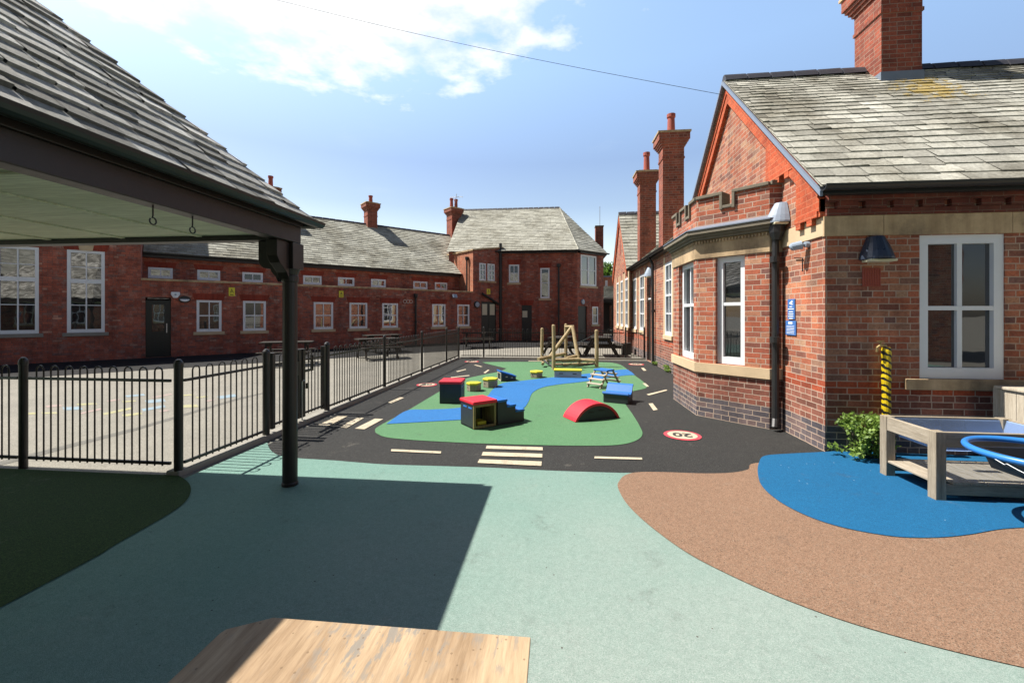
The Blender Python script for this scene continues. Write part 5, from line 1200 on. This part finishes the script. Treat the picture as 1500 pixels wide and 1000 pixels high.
# striped stand pipe
px_, py_ = 3.745, 5.285
t = thing('standpipe', 'standpipe post wrapped in yellow and black striped tape with a tap', 'standpipe', (px_,py_,0))
m = MB(); m.lathe([(.045,.004),(.045,.30),(.04,.31)], px_, py_, 12); m.build('base_post', M['greywoodz'], t)
def tape_mat():
    m, nt, b = nmat('hazard_tape'); g = nt.nodes.new('ShaderNodeTexCoord')
    sp = nt.nodes.new('ShaderNodeSeparateXYZ'); L(nt, g.outputs['Object'], sp.inputs[0])
    a = math_(nt,'ADD', math_(nt,'MULTIPLY',sp.outputs[2],13.5), math_(nt,'MULTIPLY',sp.outputs[0],9)); a = math_(nt,'ADD', a, math_(nt,'MULTIPLY',noise(nt,g.outputs['Object'],16,2),1.0))
    k = math_(nt,'GREATER_THAN', math_(nt,'FRACT',a), .58)
    L(nt, mix(nt, k, (.60,.43,.01), (.015,.014,.012)), b.inputs['Base Color']); b.inputs['Roughness'].default_value = .35; return m
m = MB(); prof = [(.04,.311)]+[(.044+rnd.uniform(-.004,.005),.33+k*.05) for k in range(18)]+[(.04,1.22),(.02,1.225)]; m.lathe(prof, px_, py_, 14); m.build('tape_wrap', tape_mat(), t)
m = MB(); m.tube([(px_,py_,1.2),(px_-.02,py_-.01,1.245),(px_-.09,py_-.02,1.245)], .017, 10); m.tube([(px_-.07,py_-.02,1.25),(px_-.11,py_-.02,1.22),(px_-.115,py_-.02,1.17)], .014, 10); m.tube([(px_-.075,py_-.02,1.24),(px_-.075,py_-.02,1.285)], .009, 8); m.box(px_-.11,px_-.04,py_-.03,py_-.01,1.285,1.297); m.build('tap', M['brass'], t)
# shrub
rn = random.Random(4); sx, sy = 3.38, 5.11
t = thing('leafy_shrub', 'small leafy green shrub growing at the foot of the brick corner', 'shrub', (sx,sy,0))
m = MB()
for k in range(14):
    a = rn.uniform(0,6.28); r = rn.uniform(.05,.22); m.tube([(sx+rn.uniform(-.05,.05),sy+rn.uniform(-.04,.04),0),(sx+math.cos(a)*r*.5,sy+math.sin(a)*r*.5,.2),(sx+math.cos(a)*r,sy+math.sin(a)*r*.8,rn.uniform(.3,.46))], [.008,.006,.003], 5)
m.build('stem', M['bark'], t)
m = MB()
for k in range(64):
    a = rn.uniform(0,6.28); z = rn.uniform(.04,.44); r = (.27-.13*max(0,(z-.25)/.2))*rn.random()**.5
    leafcloud(m, (sx+math.cos(a)*r, sy+math.sin(a)*r*.75, z), (.075,.065,.065), 34, .042, rn)
m.build('foliage', M['leaf'], t, recalc=False)
def weed(label, u, v, n, h, seed):
    rn = random.Random(seed); x, y = G(u, v); m = MB()
    for k in range(n): leafcloud(m, (x+rn.uniform(-.1,.1), y+rn.uniform(-.18,.18), rn.uniform(.02,h)), (.05,.07,.04), 26, .05, rn)
    tag(m.build('weed_clump', M['leaf'], recalc=False), label, 'weeds', 'weeds at the wall foot')
weed('larger weed clump growing at the wall foot just beyond the bay', 980, 544, 12, .16, 1); weed('smaller weed clump at the wall foot by the wing downpipe', 962, 535, 8, .14, 2)
# blue tub at the corner of the view
t = thing('blue_bucket', 'blue plastic bucket just entering the bottom right corner', 'bucket', (1.90,1.735,0))
m = MB(); m.lathe([(.10,.0),(.105,.005),(.135,.235),(.15,.24),(.15,.265),(.13,.265),(.1,.02)], 1.90, 1.735, 22); m.build('bucket_body', M['bluetub'], t)
m = MB(); m.tube([(1.90+.148*math.cos(a), 1.735+.03-.1*math.sin(a), .25-.03*math.sin(a)) for a in [math.pi*k/12 for k in range(13)]], .004, 6); m.build('handle', M['steel'], t)

# ================================================================== foreground table
t = thing('wooden_table', 'worn plywood topped low table in the foreground, half in shade', 'table', (-.6,.95,0))
TZ = .53
tx0, tx1, ty0, ty1 = -1.125, -.085, .35, 1.415
poly = [(tx0,ty0),(tx1,ty0),(tx1,ty1),(G(388,917,TZ)[0],ty1-.002),(tx0+.008,G(327,920,TZ)[1]),(tx0,G(325,922,TZ)[1]-.012)]
m = MB(); m.prism(poly, TZ-.022, TZ); m.build('tabletop', M['tabletop'], t, bev=.003)
m = MB(); m.box(tx0+.06,tx1-.06,ty1-.1,ty1-.075,TZ-.1,TZ-.0225); m.box(tx0+.06,tx1-.06,ty0+.075,ty0+.1,TZ-.1,TZ-.0225); m.build('apron', M['plywoodedge'], t)
for x in (tx0+.06,tx1-.12):
    for y in (ty0+.1,ty1-.161): m = MB(); m.box(x,x+.06,y,y+.06,0,TZ-.0225); m.build('leg', M['plywoodedge'], t, bev=.003)

# ================================================================== overhead cable
p0 = Vector((3.0,8.05,5.55)); d0 = ray(405,0)*10.5; p1 = CAM+d0
q1 = p0.lerp(p1, 2.2)+Vector((0,0,1.2))
m = MB(); m.tube([p0.lerp(p1, 2.2*k/30)+Vector((0,0,-.10*math.sin(min(1,2.2*k/30)*math.pi)+max(0,2.2*k/30-1)**2*.3)) for k in range(31)], .0042, 5)
tag(m.build('overhead_cable', M['wire']), 'thin dark overhead cable sloping across the sky to the gable', 'cable')

# ------------------------------------------------------------------ light, sky, camera
SUN = Vector((-1.0, .02, 1.50)).normalized()
EL = math.asin(SUN.z); AZ = math.atan2(SUN.x, SUN.y)
sl = bpy.data.lights.new('sun', 'SUN'); sl.energy = 5.0; sl.angle = R(.5); sl.color = (1.0,.95,.87)
so = bpy.data.objects.new('sun', sl); COL.objects.link(so); so.rotation_euler = SUN.to_track_quat('Z','Y').to_euler(); so.location = (-10,0,20)
wd = bpy.data.worlds.new('World'); SC.world = wd; wd.use_nodes = True; nt = wd.node_tree
bg = nt.nodes['Background']; sky = nt.nodes.new('ShaderNodeTexSky'); sky.sky_type = 'NISHITA'; sky.sun_disc = False
sky.sun_elevation = EL; sky.sun_rotation = AZ; sky.air_density = 1.0; sky.dust_density = 1.2; sky.ozone_density = 1.6; sky.altitude = 0
tc = nt.nodes.new('ShaderNodeTexCoord'); sx_ = nt.nodes.new('ShaderNodeSeparateXYZ'); L(nt, tc.outputs['Generated'], sx_.inputs[0])
zz = math_(nt,'MAXIMUM', sx_.outputs[2], .04)
cxn = math_(nt,'DIVIDE', sx_.outputs[0], zz); cyn = math_(nt,'DIVIDE', sx_.outputs[1], zz)
cb = nt.nodes.new('ShaderNodeCombineXYZ'); L(nt, cxn, cb.inputs[0]); L(nt, cyn, cb.inputs[1])
n1 = noise(nt, cb.outputs[0], 3.0, 10, .57); n2 = noise(nt, cb.outputs[0], 1.1, 8, .62)
ex = math_(nt,'DIVIDE', math_(nt,'ADD', cxn, .66), .86); ey = math_(nt,'DIVIDE', math_(nt,'ADD', cyn, -1.12), .78)
rr = math_(nt,'SQRT', math_(nt,'ADD', math_(nt,'MULTIPLY',ex,ex), math_(nt,'MULTIPLY',ey,ey)))
den = math_(nt,'ADD', math_(nt,'SUBTRACT', 1.0, rr), math_(nt,'MULTIPLY', math_(nt,'SUBTRACT', n1, .5), 2.1))
cl = ramp(nt, den, [(.02,(0,0,0)),(.2,(.45,.45,.45)),(.48,(1,1,1))])
wis = ramp(nt, n2, [(.58,(0,0,0)),(.8,(.2,.2,.2))])
SKYS = .115
prof = ramp(nt, sx_.outputs[2], [(0,(.95,.82,.72)),(.17,(.84,.75,.68)),(.24,(.66,.63,.63)),(.33,(.64,.63,.67)),(.49,(.97,.99,.99)),(.62,(1.10,1.12,1.10)),(.74,(.18,.2,.25)),(1,(.10,.12,.17))])
nrth = ramp(nt, math_(nt,'ADD', math_(nt,'MULTIPLY',sx_.outputs[1],.5), .5), [(.22,(.20,.22,.27)),(.62,(1,1,1))])
skyc = mix(nt, 1.0, mix(nt, 1.0, sky.outputs[0], (SKYS*1.70,SKYS*1.62,SKYS*1.48), 'MULTIPLY'), mix(nt, 1.0, prof, nrth, 'MULTIPLY'), 'MULTIPLY')
skyc = mix(nt, wis, skyc, (.42,.50,.56))
skyc = mix(nt, cl, skyc, ramp(nt, n1, [(.30,(.44,.49,.55)),(.46,(.60,.62,.64)),(.58,(.74,.74,.74))]))
L(nt, skyc, bg.inputs['Color']); bg.inputs['Strength'].default_value = 1.0
cam = bpy.data.cameras.new('camera'); co = bpy.data.objects.new('camera', cam); COL.objects.link(co)
cam.sensor_width = 36; cam.lens = FPX/1500*36; cam.shift_y = (HOR-500)/1500; cam.clip_end = 2000; cam.clip_start = .05
co.location = CAM; co.rotation_euler = (R(90), 0, YAW); SC.camera = co
SC.view_settings.view_transform = 'Standard'; SC.view_settings.look = 'None'; SC.view_settings.exposure = .85; SC.view_settings.gamma = 1
SC.cycles.max_bounces = 6
